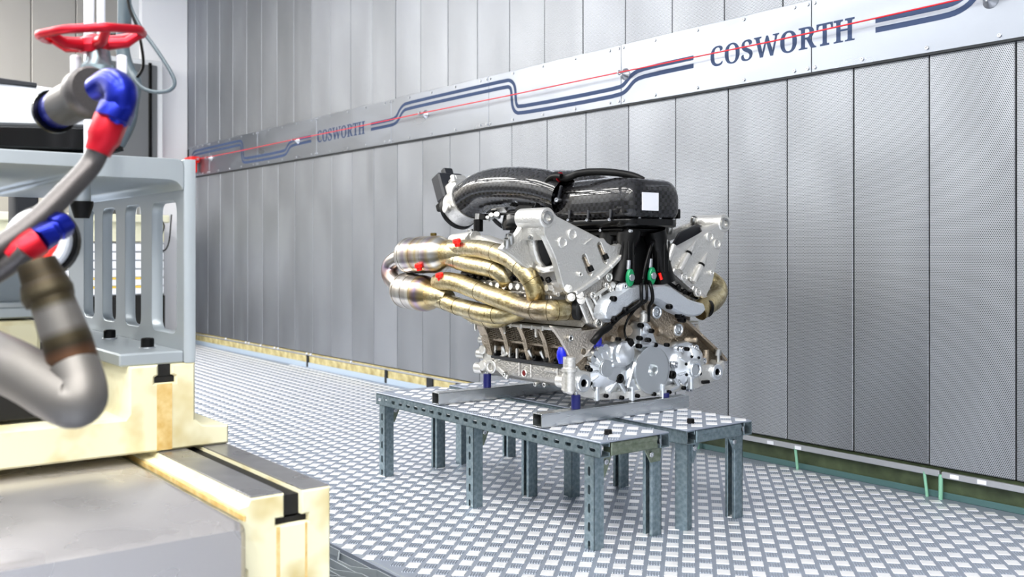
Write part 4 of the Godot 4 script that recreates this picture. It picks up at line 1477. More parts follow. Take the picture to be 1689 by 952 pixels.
func sump(e: Node3D):
	var Z := Vector3(0, 0, 1)
	var st := mb()
	# long box with a stepped outer face
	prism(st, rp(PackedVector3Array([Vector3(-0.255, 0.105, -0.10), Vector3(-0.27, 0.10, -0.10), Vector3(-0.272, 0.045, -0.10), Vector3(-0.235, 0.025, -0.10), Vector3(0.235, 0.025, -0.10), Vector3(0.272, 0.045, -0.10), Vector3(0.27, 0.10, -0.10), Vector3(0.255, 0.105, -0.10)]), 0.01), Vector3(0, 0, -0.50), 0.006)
	var s := put("sump", st, M.cast_shaded, e)  # darker cast copy, low shading held in its colour
	st = mb()
	box(st, Vector3(0, 0.106, -0.36), Vector3(0.56, 0.012, 0.46), 0.003)
	put("sump_flange", st, M.anthracite, s)
	for z in [-0.42, -0.35, -0.2, -0.16]:
		st = mb()
		box(st, Vector3(-0.272, 0.072, z), Vector3(0.008, 0.05, 0.006), 0.002)
		put("rib", st, M.cast, s)
	st = mb()
	ring(st, Vector3(-0.27, 0.062, -0.385), Vector3(-1, 0, 0), 0.0155, 0.011, 0.010, 0.002, 20, 0.003)
	put("plug_boss", st, M.cast_fine, s)
	st = mb()
	disc(st, Vector3(-0.272, 0.062, -0.385), Vector3(-1, 0, 0), 0.0105, 0.007, 0.001, 16)
	put("red_plug", st, mat("dark_red", Color(0.42, 0.05, 0.07), 0.2, 0.4), s)
	st = mb()
	lathe(st, [[0.0, 0.0], [0.024, 0.0], [0.024, 0.08], [0.018, 0.095], [0.0, 0.095]], T3(Vector3(-0.262, 0.052, -0.20), up_to(Vector3(0, 0.02, 1))), 20)
	put("front_boss", st, M.cast_fine, s)
	st = mb()
	box(st, Vector3(-0.273, 0.085, -0.235), Vector3(0.012, 0.016, 0.07), 0.005)
	put("cast_lug", st, M.cast, s)
	bolts(s, "bolt", M.steel_bolt, PackedVector3Array([Vector3(-0.273, 0.048, -0.50), Vector3(-0.26, 0.028, -0.33), Vector3(-0.25, 0.03, -0.29)]), Vector3(-1, -0.2, 0), 0.010, 0.012)
	# rear end: bracket of arms and a big boss
	st = mb()
	var rb := Vector3(-0.268, 0.068, -0.585)
	ring(st, rb, Vector3(-1, 0, 0.2), 0.027, 0.014, 0.022, 0.003, 20, 0.02)
	put("rear_ear", st, M.cast_fine, s)
	st = mb()
	bar(st, rb + Vector3(0, 0.02, 0.01), Vector3(-0.27, 0.128, -0.49), 0.014, 0.014, 0.003)
	put("rear_arm", st, M.cast_fine, s)
	st = mb()
	bar(st, rb + Vector3(0, 0.0, 0.02), Vector3(-0.272, 0.035, -0.49), 0.014, 0.02, 0.003)
	put("rear_arm", st, M.cast_fine, s)
	for k in 4:
		st = mb()
		box(st, Vector3(-0.266, 0.125, -0.575 + k * 0.045), Vector3(0.014, 0.05, 0.009), 0.003)
		put("rear_fin", st, M.cast_fine, s)
	st = mb()
	box(st, Vector3(-0.1, 0.075, -0.64), Vector3(0.34, 0.10, 0.05), 0.012)
	for k in 3:
		disc(st, Vector3(-0.27 + k * 0.01, 0.055 + k * 0.055, -0.655), Vector3(-0.5, 0, -1), 0.022 - k * 0.003, 0.035, 0.004, 16)
		disc(st, Vector3(-0.262, 0.065 + k * 0.062, -0.645), Vector3(-1, 0.1, 0.2), 0.020 - k * 0.002, 0.026, 0.004, 16)
	put("rear_plate", st, M.cast_fine, s)
	# front mounting ears
	st = mb()
	prism(st, rp(PackedVector3Array([Vector3(-0.3626, 0.1231, 0), Vector3(-0.3519, 0.1304, 0), Vector3(-0.3385, 0.1133, 0), Vector3(-0.2924, 0.1059, 0), Vector3(-0.2896, 0.0506, 0), Vector3(-0.2649, 0.0239, 0), Vector3(-0.2649, 0.0116, 0), Vector3(-0.3169, 0.0183, 0), Vector3(-0.3626, 0.0325, 0), Vector3(-0.3759, 0.0577, 0), Vector3(-0.3759, 0.104, 0)]), 0.006), Vector3(0, 0, -0.045), 0.006)
	var ear := put("mounting_ear", st, M.cast_fine, s)
	st = mb()
	ring(st, Vector3(-0.3304, 0.0702, 0), Z, 0.030, 0.013, 0.010, 0.003, 28, 0.01)
	put("bush", st, M.machined, ear)
	st = mb()
	tube(st, PackedVector3Array([Vector3(-0.3788, 0.1594, -0.012), Vector3(-0.3788, 0.0466, -0.012)]), 0.021, 18)
	lathe(st, [[0.0, 0.0], [0.026, 0.0], [0.026, 0.012], [0.0, 0.012]], T3(Vector3(-0.3788, 0.1111, -0.012)), 18)
	put("stud_boss", st, M.cast_fine, ear)
	st = mb()
	box(st, Vector3(-0.3488, 0.0664, -0.05), Vector3(0.03, 0.07, 0.06), 0.01)
	put("ear_root", st, M.cast, ear)
	st = mb()
	prism(st, rp(PackedVector3Array([Vector3(0.2319, 0.0898, 0), Vector3(0.3592, 0.0855, 0), Vector3(0.3798, 0.1001, 0), Vector3(0.3867, 0.0722, 0), Vector3(0.3729, 0.0411, 0), Vector3(0.2916, 0.0202, 0), Vector3(0.2385, 0.0066, 0), Vector3(0.1993, 0.0054, 0), Vector3(0.1993, 0.0276, 0), Vector3(0.2319, 0.0518, 0)]), 0.006), Vector3(0, 0, -0.10), 0.006)
	ear = put("mounting_ear", st, M.cast_fine, s)
	st = mb()
	ring(st, Vector3(0.3354, 0.0588, 0), Z, 0.030, 0.013, 0.010, 0.003, 28, 0.01)
	put("bush", st, M.machined, ear)
	st = mb()
	screw(st, Vector3(0.3687, 0.129, -0.02), Vector3.UP, 0.014, 0.012, 6)
	tube(st, PackedVector3Array([Vector3(0.3687, 0.1244, -0.02), Vector3(0.3721, 0.0897, -0.02)]), 0.008, 10)
	put("stud", st, M.steel_bolt, ear)
	st = mb()
	box(st, Vector3(0.2704, 0.0268, 0.004), Vector3(0.034, 0.012, 0.02), 0.002)
	put("black_pad", st, M.black, ear)

func heads(e: Node3D):
	var Z := Vector3(0, 0, 1)
	for s in [-1, 1]:
		var st := mb()
		prism(st, PackedVector3Array([Vector3(s * 0.27, 0.25, -0.06), Vector3(s * 0.09, 0.384, -0.06), Vector3(s * 0.165, 0.50, -0.06), Vector3(s * 0.21, 0.50, -0.06), Vector3(s * 0.385, 0.405, -0.06), Vector3(s * 0.37, 0.37, -0.06), Vector3(s * 0.27, 0.335, -0.06)]), Vector3(0, 0, -0.60), 0.01)
		var h := put("cylinder_head", st, M.cast, e)
		# cam cover
		st = mb()
		prism(st, rp(PackedVector3Array([Vector3(s * 0.395, 0.405, -0.16), Vector3(s * 0.375, 0.45, -0.16), Vector3(s * 0.22, 0.555, -0.16), Vector3(s * 0.165, 0.51, -0.16)]), 0.02), Vector3(0, 0, -0.48), 0.008)
		put("cam_cover", st, M.black, h)
		# studs along the cover's lower edge and ports below
		for k in 14:
			st = mb()
			var z := -0.10 - k * 0.04
			disc(st, Vector3(s * 0.392, 0.408, z), Vector3(s * 0.55, 0.75, 0), 0.0095, 0.016, 0.002, 8)
			put("cover_screw", st, M.black, h)
			st = mb()
			lathe(st, [[0.0, 0.0], [0.013, 0.0], [0.012, 0.02], [0.0, 0.02]], T3(Vector3(s * 0.385, 0.385, z), up_to(Vector3(s, 0.1, 0))), 8)
			box(st, Vector3(s * 0.370, 0.372, z), Vector3(0.02, 0.028, 0.012), 0.003)
			put("screw_boss", st, M.cast_fine, h)
		for y in [0.345, 0.317]:
			st = mb()
			tube(st, PackedVector3Array([Vector3(s * (0.225 + (y - 0.25) * 1.6), y + 0.02, -0.63), Vector3(s * (0.225 + (y - 0.25) * 1.6), y + 0.02, -0.07)]), 0.008, 8)
			for k in 12:
				box(st, Vector3(s * (0.225 + (y - 0.25) * 1.6), y + 0.012, -0.11 - k * 0.045), Vector3(0.014, 0.022, 0.016), 0.004)
			put("water_channel", st, M.cast, h)
	# front face of the left head, below the bracket's ridge
	var st := mb()
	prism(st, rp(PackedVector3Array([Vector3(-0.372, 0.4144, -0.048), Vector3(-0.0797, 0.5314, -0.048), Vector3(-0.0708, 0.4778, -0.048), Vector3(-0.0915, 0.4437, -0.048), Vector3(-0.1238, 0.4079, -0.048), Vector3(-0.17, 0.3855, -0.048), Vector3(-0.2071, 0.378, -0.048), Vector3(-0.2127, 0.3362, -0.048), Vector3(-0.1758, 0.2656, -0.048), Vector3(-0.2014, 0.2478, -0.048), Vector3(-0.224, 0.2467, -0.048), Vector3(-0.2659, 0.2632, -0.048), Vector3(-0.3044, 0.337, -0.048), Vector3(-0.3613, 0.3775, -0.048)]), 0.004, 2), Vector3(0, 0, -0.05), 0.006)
	var f := put("head_front", st, M.cast_shaded, e, "front face of the left cylinder head, its tone darkened as shade")
	for q in [[Vector3(-0.1762, 0.4215, -0.046), 0.0155], [Vector3(-0.2524, 0.3604, -0.046), 0.0125], [Vector3(-0.1662, 0.3792, -0.046), 0.0105], [Vector3(-0.2244, 0.2636, -0.046), 0.0175], [Vector3(-0.189, 0.3944, -0.046), 0.009]]:
		st = mb()
		ring(st, q[0], Z, q[1], q[1] * 0.55, 0.014, 0.002, 18, 0.006)
		put("bolt_boss", st, M.cast_fine, f)
		st = mb()
		screw(st, q[0] + Z * 0.008, Z, q[1] * 0.5, 0.005, 10)
		put("bolt", st, M.steel_bolt, f)
	st = mb()
	var rs := PackedVector3Array([Vector3(-0.2805, 0.355, -0.044), Vector3(-0.2361, 0.2746, -0.044), Vector3(-0.25, 0.3625, -0.044), Vector3(-0.1994, 0.2773, -0.044), Vector3(-0.2164, 0.3741, -0.044), Vector3(-0.1823, 0.2724, -0.044)])
	for i in [0, 2, 4]:
		bar(st, rs[i], rs[i + 1], 0.010, 0.008, 0.003, Z)
	var rs2 := PackedVector3Array([Vector3(-0.3079, 0.3393, -0.044), Vector3(-0.2667, 0.2655, -0.044), Vector3(-0.2389, 0.3559, -0.044), Vector3(-0.1247, 0.4102, -0.044)])
	for i in [0, 2]:
		bar(st, rs2[i], rs2[i + 1], 0.012, 0.010, 0.003, Z)
	put("rib", st, M.cast_fine, f)
	st = mb()
	for p in [Vector3(-0.3628, 0.3839, -0.04), Vector3(-0.3493, 0.355, -0.04), Vector3(-0.3115, 0.3622, -0.04), Vector3(-0.306, 0.3435, -0.04)]:
		lathe(st, [[0.0, -0.01], [0.016, -0.01], [0.014, 0.012], [0.0, 0.014]], T3(p, up_to(Vector3(-0.5, 0.2, 1))), 12)
	put("corner_lug", st, M.cast_fine, f)
	st = mb()
	for p in [Vector3(-0.1285, 0.4252, -0.04), Vector3(-0.0992, 0.4567, -0.04), Vector3(-0.1603, 0.394, -0.04)]:
		lathe(st, [[0.0, -0.01], [0.014, -0.01], [0.012, 0.008], [0.0, 0.010]], T3(p, up_to(Z)), 12)
	put("edge_lug", st, M.cast_fine, f)

func front_cover(e: Node3D):
	var Z := Vector3(0, 0, 1)
	var st := mb()
	prism(st, rp(PackedVector3Array([Vector3(-0.2758, 0.1029, -0.04), Vector3(-0.2703, 0.1397, -0.04), Vector3(-0.2481, 0.1673, -0.04), Vector3(-0.2087, 0.1838, -0.04), Vector3(-0.1746, 0.1839, -0.04), Vector3(-0.1574, 0.1998, -0.04), Vector3(-0.1226, 0.2064, -0.04), Vector3(-0.0816, 0.1957, -0.04), Vector3(-0.0638, 0.1775, -0.04), Vector3(-0.0218, 0.1838, -0.04), Vector3(-0.0158, 0.2289, -0.04), Vector3(0.0024, 0.2518, -0.04), Vector3(0.033, 0.2461, -0.04), Vector3(0.0453, 0.2194, -0.04), Vector3(0.0639, 0.1812, -0.04), Vector3(0.1394, 0.1614, -0.04), Vector3(0.1779, 0.1749, -0.04), Vector3(0.2234, 0.1791, -0.04), Vector3(0.2763, 0.1626, -0.04), Vector3(0.3098, 0.1287, -0.04), Vector3(0.3199, 0.0869, -0.04), Vector3(0.3098, 0.0465, -0.04), Vector3(0.2763, 0.0082, -0.04), Vector3(0.2103, -0.0044, -0.04), Vector3(0.114, -0.0095, -0.04), Vector3(-0.0697, -0.0064, -0.04), Vector3(-0.2144, 0.0044, -0.04), Vector3(-0.2536, 0.0266, -0.04)]), 0.008), Vector3(0, 0, -0.05), 0.005)
	var c := put("front_cover", st, M.machined, e)
	# left pump housing
	st = mb()
	lathe(st, [[0.0, 0.0], [0.088, 0.0], [0.088, 0.014], [0.082, 0.018], [0.060, 0.030], [0.036, 0.040], [0.034, 0.044], [0.0, 0.044]], T3(Vector3(-0.1899, 0.1007, -0.042), up_to(Z)), 36)
	var p := put("pump_housing", st, M.machined, c)
	st = mb()
	disc(st, Vector3(-0.225, 0.1125, 0.002), Z, 0.030, 0.006, 0.001, 28)
	put("pump_cap", st, M.turned, c)
	for k in 7:
		var a := deg_to_rad(62.0 + k * 24.0)
		st = mb()
		bar(st, Vector3(-0.2121, 0.1045, -0.018) + Vector3(cos(a), sin(a), 0) * 0.036, Vector3(-0.2047, 0.1032, -0.026) + Vector3(cos(a), sin(a), 0) * 0.082, 0.009, 0.018, 0.003, Z)
		put("pump_rib", st, M.machined, c)
	for k in 9:
		var a := deg_to_rad(50.0 + k * 20.0)
		st = mb()
		screw(st, Vector3(-0.2065, 0.1036, -0.024) + Vector3(cos(a), sin(a), 0) * 0.081, Z, 0.0075, 0.008, 10)
		put("cover_bolt", st, M.black, c)
	# upper dome
	st = mb()
	lathe(st, [[0.0, -0.02], [0.044, -0.02], [0.044, 0.030], [0.038, 0.038], [0.030, 0.040], [0.024, 0.044], [0.0, 0.046]], T3(Vector3(-0.1351, 0.157, -0.03), up_to(Z)), 32)
	put("gear_dome", st, M.machined, c)
	st = mb()
	prism(st, rp(PackedVector3Array([Vector3(-0.2034, 0.1512, 0), Vector3(-0.1978, 0.1841, 0), Vector3(-0.1693, 0.1991, 0), Vector3(-0.1377, 0.1911, 0), Vector3(-0.1174, 0.1668, 0), Vector3(-0.1203, 0.1122, 0), Vector3(-0.1949, 0.1174, 0)]), 0.012, 4), Vector3(0, 0, -0.04), 0.008)
	put("gear_case", st, M.machined, c)
	st = mb()
	box(st, Vector3(-0.1702, 0.1203, 0.004), Vector3(0.070, 0.016, 0.02), 0.005)
	put("case_rib", st, M.machined, c)
	# the great turned disc on its cone
	var dc := Vector3(0, 0.0909, 0)
	st = mb()
	lathe(st, [[0.0, -0.05], [0.098, -0.05], [0.092, -0.03], [0.086, -0.004], [0.084, 0.0], [0.083, 0.001], [0.024, 0.001], [0.023, 0.0], [0.023, -0.03], [0.012, -0.03], [0.010, -0.02], [0.0, -0.02]], T3(dc, up_to(Z)), 56)
	p = put("crank_disc", st, M.turned, c)
	st = mb()
	lathe(st, [[0.0835, -0.004], [0.0855, -0.002], [0.0855, 0.002], [0.0815, 0.0022]], T3(dc, up_to(Z)), 56)
	put("disc_rim", st, M.machined, p)
	st = mb()
	disc(st, dc + Vector3(0.003, 0.012, -0.024), Z, 0.006, 0.006, 0.001, 10)
	put("hub_key", st, M.machined, p)
	# wedge faces left of the disc and struts
	st = mb()
	prism(st, rp(PackedVector3Array([Vector3(-0.1087, 0.0342, -0.012), Vector3(-0.0704, 0.0821, -0.012), Vector3(-0.0615, 0.1155, -0.012), Vector3(-0.0436, 0.0288, -0.012), Vector3(-0.0256, 0.0058, -0.012), Vector3(-0.1145, 0.0114, -0.012)]), 0.003), Vector3(0, 0, -0.03), 0.003)
	prism(st, rp(PackedVector3Array([Vector3(-0.1136, 0.0934, -0.016), Vector3(-0.0754, 0.1161, -0.016), Vector3(-0.0724, 0.0904, -0.016), Vector3(-0.1077, 0.0337, -0.016)]), 0.003), Vector3(0, 0, -0.03), 0.003)
	put("wedge_face", st, M.machined, c)
	st = mb()
	var leg := PackedVector3Array([Vector3(-0.1665, 0.0599, -0.012), Vector3(-0.2063, 0.0257, -0.012), Vector3(-0.155, 0.059, -0.012), Vector3(-0.1261, 0.0188, -0.012), Vector3(-0.0793, 0.1253, -0.012), Vector3(-0.1145, 0.0347, -0.012)])
	for i in [0, 2, 4]:
		bar(st, leg[i], leg[i + 1], 0.014, 0.02, 0.004, Z)
	put("strut", st, M.machined, c)
	# right round cover
	var rc := Vector3(0.2201, 0.0803, -0.04)
	st = mb()
	lathe(st, [[0.0, 0.0], [0.080, 0.0], [0.080, 0.014], [0.074, 0.018], [0.056, 0.030], [0.042, 0.034], [0.036, 0.040], [0.0, 0.040]], T3(rc, up_to(Z)), 36)
	p = put("gear_cover", st, M.machined, c)
	st = mb()
	ring(st, rc + Vector3(-0.002, -0.004, 0.036), Z, 0.030, 0.021, 0.014, 0.003, 28, 0.012)
	put("seal_ring", st, M.machined, p)
	st = mb()
	disc(st, rc + Vector3(-0.002, -0.004, 0.038), Z, 0.019, 0.006, 0.002, 24)
	put("seal_plug", st, M.turned, p)
	for k in 7:
		var a := deg_to_rad(-60.0 + k * 51.4)
		st = mb()
		bar(st, rc + Vector3(cos(a) * 0.04, sin(a) * 0.04, 0.03), rc + Vector3(cos(a) * 0.074, sin(a) * 0.074, 0.018), 0.012, 0.016, 0.004, Z)
		put("cover_rib", st, M.machined, p)
		st = mb()
		ring(st, rc + Vector3(cos(a + 0.4) * 0.078, sin(a + 0.4) * 0.078, 0.004), Z, 0.013, 0.007, 0.016, 0.002, 12, 0.004)
		screw(st, rc + Vector3(cos(a + 0.4) * 0.078, sin(a + 0.4) * 0.078, 0.018), Z, 0.006, 0.004, 8)
		put("cover_bolt", st, M.screw, p)
		st = mb()
		screw(st, rc + Vector3(cos(a + 0.2) * 0.045, sin(a + 0.2) * 0.045, 0.032), Z, 0.0055, 0.006, 8)
		put("black_bolt", st, M.black, p)
	# lower right struts and black plugs
	st = mb()
	var lr := PackedVector3Array([Vector3(0.1162, 0.055, -0.012), Vector3(0.1447, 0.0219, -0.012), Vector3(0.1447, 0.0219, -0.012), Vector3(0.0785, 0.0011, -0.012), Vector3(0.2124, 0.0477, -0.012), Vector3(0.2255, 0.0041, -0.012)])
	for i in [0, 2, 4]:
		bar(st, lr[i], lr[i + 1], 0.013, 0.02, 0.004, Z)
	put("strut", st, M.machined, c)
	for q in [[Vector3(-0.1598, 0.0722, -0.01), 0.0165], [Vector3(0.103, 0.065, -0.01), 0.0145]]:
		st = mb()
		ring(st, q[0], Z, q[1], q[1] * 0.45, 0.016, 0.002, 18, 0.008)
		put("black_plug", st, M.black, c)
	# small tower over the disc
	st = mb()
	prism(st, rp(PackedVector3Array([Vector3(-0.0545, 0.175, -0.01), Vector3(-0.0486, 0.2387, -0.01), Vector3(-0.0336, 0.2616, -0.01), Vector3(-0.0095, 0.2562, -0.01), Vector3(0.0056, 0.2297, -0.01), Vector3(0.0117, 0.1819, -0.01)]), 0.008), Vector3(0, 0, -0.06), 0.005)
	p = put("thermostat_tower", st, M.machined, c)
	st = mb()
	lathe(st, [[0.0, 0.0], [0.017, 0.0], [0.017, 0.006], [0.012, 0.009], [0.0, 0.009]], T3(Vector3(-0.0291, 0.2314, -0.01), up_to(Z)), 20)
	put("round_cap", st, M.machined, p)
	st = mb()
	lathe(st, [[0.0, 0.0], [0.015, 0.0], [0.015, 0.03], [0.008, 0.04], [0.0, 0.04]], T3(Vector3(-0.0167, 0.2597, -0.03)), 14)
	put("neck", st, M.cast_fine, p)
	st = mb()
	box(st, Vector3(-0.0276, 0.1803, -0.004), Vector3(0.07, 0.012, 0.02), 0.003)
	put("foot", st, M.machined, p)
	# bottom flange with tabs
	st = mb()
	prism(st, rp(PackedVector3Array([Vector3(-0.2732, 0.028, -0.006), Vector3(-0.1028, 0.0217, -0.006), Vector3(0.1098, 0.021, -0.006), Vector3(0.1671, 0.0252, -0.006), Vector3(0.1735, 0.0069, -0.006), Vector3(0.0723, -0.002, -0.006), Vector3(-0.1028, -0.0016, -0.006), Vector3(-0.2594, 0.0063, -0.006)]), 0.003), Vector3(0, 0, -0.04), 0.003)
	put("bottom_flange", st, M.cast_fine, c)
	st = mb()
	for q in [Vector3(-0.2676, 0.0282, 0), Vector3(-0.1028, 0.0139, 0), Vector3(0.0475, 0.0117, 0), Vector3(0.1961, 0.0279, 0)]:
		box(st, q, Vector3(0.016, 0.05, 0.02), 0.004)
	put("flange_tab", st, M.machined, c)
	bolts(c, "flange_bolt", M.black, PackedVector3Array([Vector3(-0.3042, 0.0617, -0.002), Vector3(-0.2241, 0.018, -0.002), Vector3(-0.1502, 0.0052, -0.002), Vector3(-0.0743, 0.0048, -0.002), Vector3(0.0066, 0.0041, -0.002), Vector3(0.0837, 0.004, -0.002), Vector3(0.1596, 0.0129, -0.002), Vector3(0.244, 0.0597, -0.002), Vector3(-0.296, 0.1121, -0.002), Vector3(-0.1242, 0.1355, -0.002), Vector3(-0.1067, 0.1913, -0.002), Vector3(-0.1645, 0.2071, -0.002), Vector3(0.0743, 0.1746, -0.002), Vector3(0.1788, 0.1532, -0.002)]), Z, 0.0075, 0.009)
	bolts(c, "boss_bolt", M.black, PackedVector3Array([Vector3(-0.0645, 0.2061, 0), Vector3(-0.0226, 0.1974, 0), Vector3(-0.0585, 0.2504, 0), Vector3(-0.0075, 0.2288, 0), Vector3(-0.0674, 0.1786, 0), Vector3(0.0107, 0.1784, 0)]), Z, 0.0085, 0.010)
	st = mb()
	for q in PackedVector3Array([Vector3(-0.2771, 0.146, -0.02), Vector3(-0.2661, 0.1618, -0.02), Vector3(-0.2439, 0.1749, -0.02), Vector3(-0.2215, 0.1819, -0.02)]):
		lathe(st, [[0.0, 0.0], [0.014, 0.0], [0.013, 0.016], [0.0, 0.016]], T3(q, up_to(Z)), 10)
	put("edge_lug", st, M.machined, c)
func brackets(e: Node3D):
	var Z := Vector3(0, 0, 1)
	# ---- left bracket
	var slots := []
	for q in [[Vector3(-0.2858, 0.4791, -0.035), Vector3(-0.272, 0.4501, -0.035)], [Vector3(-0.2162, 0.5204, -0.035), Vector3(-0.202, 0.4912, -0.035)]]:
		var d: Vector3 = (q[1] - q[0]).normalized()
		slots.append(slot_outline((q[0] + q[1]) * 0.5, d, Vector3(-d.y, d.x, 0), 0.030, 0.010))
	var st := mb()
	prism(st, rp(PackedVector3Array([Vector3(-0.4718, 0.5956, -0.035), Vector3(-0.4692, 0.6355, -0.035), Vector3(-0.4512, 0.6469, -0.035), Vector3(-0.4304, 0.6425, -0.035), Vector3(-0.4121, 0.6268, -0.035), Vector3(-0.2133, 0.5538, -0.035), Vector3(-0.202, 0.5581, -0.035), Vector3(-0.1878, 0.5414, -0.035), Vector3(-0.165, 0.5311, -0.035), Vector3(-0.1419, 0.5332, -0.035), Vector3(-0.1245, 0.5386, -0.035), Vector3(-0.0982, 0.5143, -0.035), Vector3(-0.1736, 0.4575, -0.035), Vector3(-0.233, 0.4195, -0.035), Vector3(-0.3294, 0.371, -0.035), Vector3(-0.3537, 0.3716, -0.035), Vector3(-0.3777, 0.3823, -0.035), Vector3(-0.3936, 0.415, -0.035), Vector3(-0.4068, 0.4536, -0.035), Vector3(-0.4199, 0.4899, -0.035), Vector3(-0.4486, 0.538, -0.035), Vector3(-0.4667, 0.5638, -0.035)]), 0.006), Vector3(0, 0, -0.026), 0.005, slots)
	var b := put("mounting_bracket", st, M.cast_fine, e, "left cast bracket with the large arched opening")
	# the ridge below it
	st = mb()
	var rg := PackedVector3Array([Vector3(-0.3339, 0.369, -0.036), Vector3(-0.2321, 0.4174, -0.036), Vector3(-0.1726, 0.4553, -0.036), Vector3(-0.0972, 0.5121, -0.036)])
	for i in 3:
		bar(st, rg[i], rg[i + 1], 0.016, 0.02, 0.004, Z)
	put("ridge", st, M.cast_fine, b)
	# backs of the holes, long bolts in the slots, raised rings
	st = mb()
	prism(st, PackedVector3Array([Vector3(-0.3954, 0.5608, -0.058), Vector3(-0.323, 0.5861, -0.058), Vector3(-0.1463, 0.5249, -0.058), Vector3(-0.126, 0.4887, -0.058), Vector3(-0.2121, 0.4365, -0.058), Vector3(-0.3093, 0.3965, -0.058), Vector3(-0.35, 0.4588, -0.058)]), Vector3(0, 0, -0.01), 0.0)
	put("back_plate", st, M.cast, b)
	for q in [[Vector3(-0.2779, 0.4914, -0.05), Vector3(-0.2616, 0.4571, -0.042)], [Vector3(-0.2081, 0.5331, -0.05), Vector3(-0.1927, 0.4974, -0.042)]]:
		st = mb()
		tube(st, PackedVector3Array([q[0], q[1]]), [0.007, 0.009], 10)
		put("long_bolt", st, M.mag, b)
		st = mb()
		screw(st, q[1] + Vector3(0.002, -0.006, 0.004), Vector3(0.3, -0.9, 0.3), 0.010, 0.010, 10)
		put("bolt_head", st, M.black, b)
	for q in [Vector3(-0.3896, 0.5413, -0.035), Vector3(-0.3469, 0.5681, -0.035)]:
		st = mb()
		ring(st, q, Z, 0.020, 0.0125, 0.006, 0.002, 24, 0.005)
		put("raised_ring", st, M.cast_fine, b)
	st = mb()
	var cl := PackedVector3Array([Vector3(-0.2921, 0.5347, -0.034), Vector3(-0.259, 0.5535, -0.034), Vector3(-0.3626, 0.4998, -0.034), Vector3(-0.3031, 0.5326, -0.034)])
	bar(st, cl[0], cl[1], 0.005, 0.006, 0.001, Z)
	put("cast_line", st, M.cast_fine, b)
	st = mb()
	ring(st, Vector3(-0.3145, 0.4331, -0.035), Z, 0.009, 0.004, 0.01, 0.002, 14)
	put("small_boss", st, M.cast_fine, b)
	# the cross boss
	var bc := Vector3(-0.4566, 0.6217, -0.03)
	st = mb()
	put("pivot_boss", flipped_boss(bc), M.cast_fine, b)
	st = mb()
	lathe(st, [[0.012, -0.02], [0.022, -0.004], [0.022, 0.003], [0.020, 0.004], [0.0125, 0.002], [0.012, -0.02]], T3(bc, up_to(Z)), 24)
	put("steel_bush", st, M.steel_bolt, b)
	# rear plate and the arched side
	st = mb()
	prism(st, rp(PackedVector3Array([Vector3(-0.4522, 0.6394, -0.15), Vector3(-0.3807, 0.6473, -0.15), Vector3(-0.2852, 0.6137, -0.15), Vector3(-0.1137, 0.5383, -0.15), Vector3(-0.0841, 0.4771, -0.15), Vector3(-0.172, 0.3913, -0.15), Vector3(-0.3537, 0.395, -0.15), Vector3(-0.394, 0.4124, -0.15), Vector3(-0.4574, 0.4587, -0.15), Vector3(-0.5193, 0.4999, -0.15), Vector3(-0.5599, 0.5181, -0.15), Vector3(-0.5295, 0.5444, -0.15), Vector3(-0.4885, 0.5733, -0.15), Vector3(-0.4678, 0.6022, -0.15)]), 0.008), Vector3(0, 0, -0.022), 0.005, [rp(PackedVector3Array([Vector3(-0.4233, 0.5368, -0.15), Vector3(-0.3994, 0.5556, -0.15), Vector3(-0.299, 0.5501, -0.15), Vector3(-0.2432, 0.4993, -0.15), Vector3(-0.2291, 0.4416, -0.15), Vector3(-0.386, 0.4435, -0.15), Vector3(-0.4153, 0.4707, -0.15), Vector3(-0.4259, 0.5079, -0.15)]), 0.012)])
	put("rear_plate", st, M.cast_fine, b)
	# side web: a curved strip between the plates with an arch in it
	var front := PackedVector3Array([Vector3(-0.457, 0.6202, -0.05), Vector3(-0.4596, 0.5921, -0.05), Vector3(-0.4544, 0.5682, -0.05), Vector3(-0.4466, 0.5482, -0.05), Vector3(-0.4362, 0.5281, -0.05), Vector3(-0.4205, 0.4999, -0.05), Vector3(-0.4047, 0.4716, -0.05), Vector3(-0.3915, 0.4431, -0.05), Vector3(-0.3782, 0.4104, -0.05)])
	var side := []
	for i in front.size():
		var p := front[i]
		side.append(PackedVector3Array([p, p + Vector3(0.014, 0.004, 0), p + Vector3(0.016, 0.006, -0.018), p + Vector3(0.0, 0.002, -0.022)]))
	st = mb()
	loft(st, side)
	put("arch_leg", st, M.cast_fine, b)
	st = mb()
	var up := []
	for i in 4:
		var p := front[i] + Vector3(-0.004, 0, 0)
		var dz := -0.118
		up.append(PackedVector3Array([p, p + Vector3(0.016, 0.002, 0), p + Vector3(0.016, 0.002, dz), p + Vector3(-0.002 - 0.004 * i, 0.0, dz)]))
	loft(st, up)
	put("side_web", st, M.cast_fine, b)
	st = mb()
	var back_leg := []
	for q in [Vector3(-0.4457, 0.5716, -0.145), Vector3(-0.4483, 0.5408, -0.145), Vector3(-0.443, 0.51, -0.145), Vector3(-0.4299, 0.4791, -0.145), Vector3(-0.3981, 0.4458, -0.145)]:
		back_leg.append(PackedVector3Array([q, q + Vector3(0.012, 0, 0.024), q + Vector3(0.03, 0.0, 0.014), q + Vector3(0.03, 0, -0.02)]))
	loft(st, back_leg)
	put("arch_leg", st, M.cast_fine, b)
	st = mb()
	tube(st, spl(PackedVector3Array([Vector3(-0.4075, 0.4542, -0.14), Vector3(-0.4133, 0.4465, -0.11), Vector3(-0.3952, 0.4507, -0.09), Vector3(-0.3884, 0.4571, -0.06)]), 5), 0.012, 10)
	put("arch_foot", st, M.cast_fine, b)
	bolts(b, "arch_screw", M.steel_bolt, PackedVector3Array([Vector3(-0.4551, 0.5589, -0.12), Vector3(-0.4384, 0.5584, -0.06)]), Vector3(-0.75, -0.2, 0.6), 0.0105, 0.014)
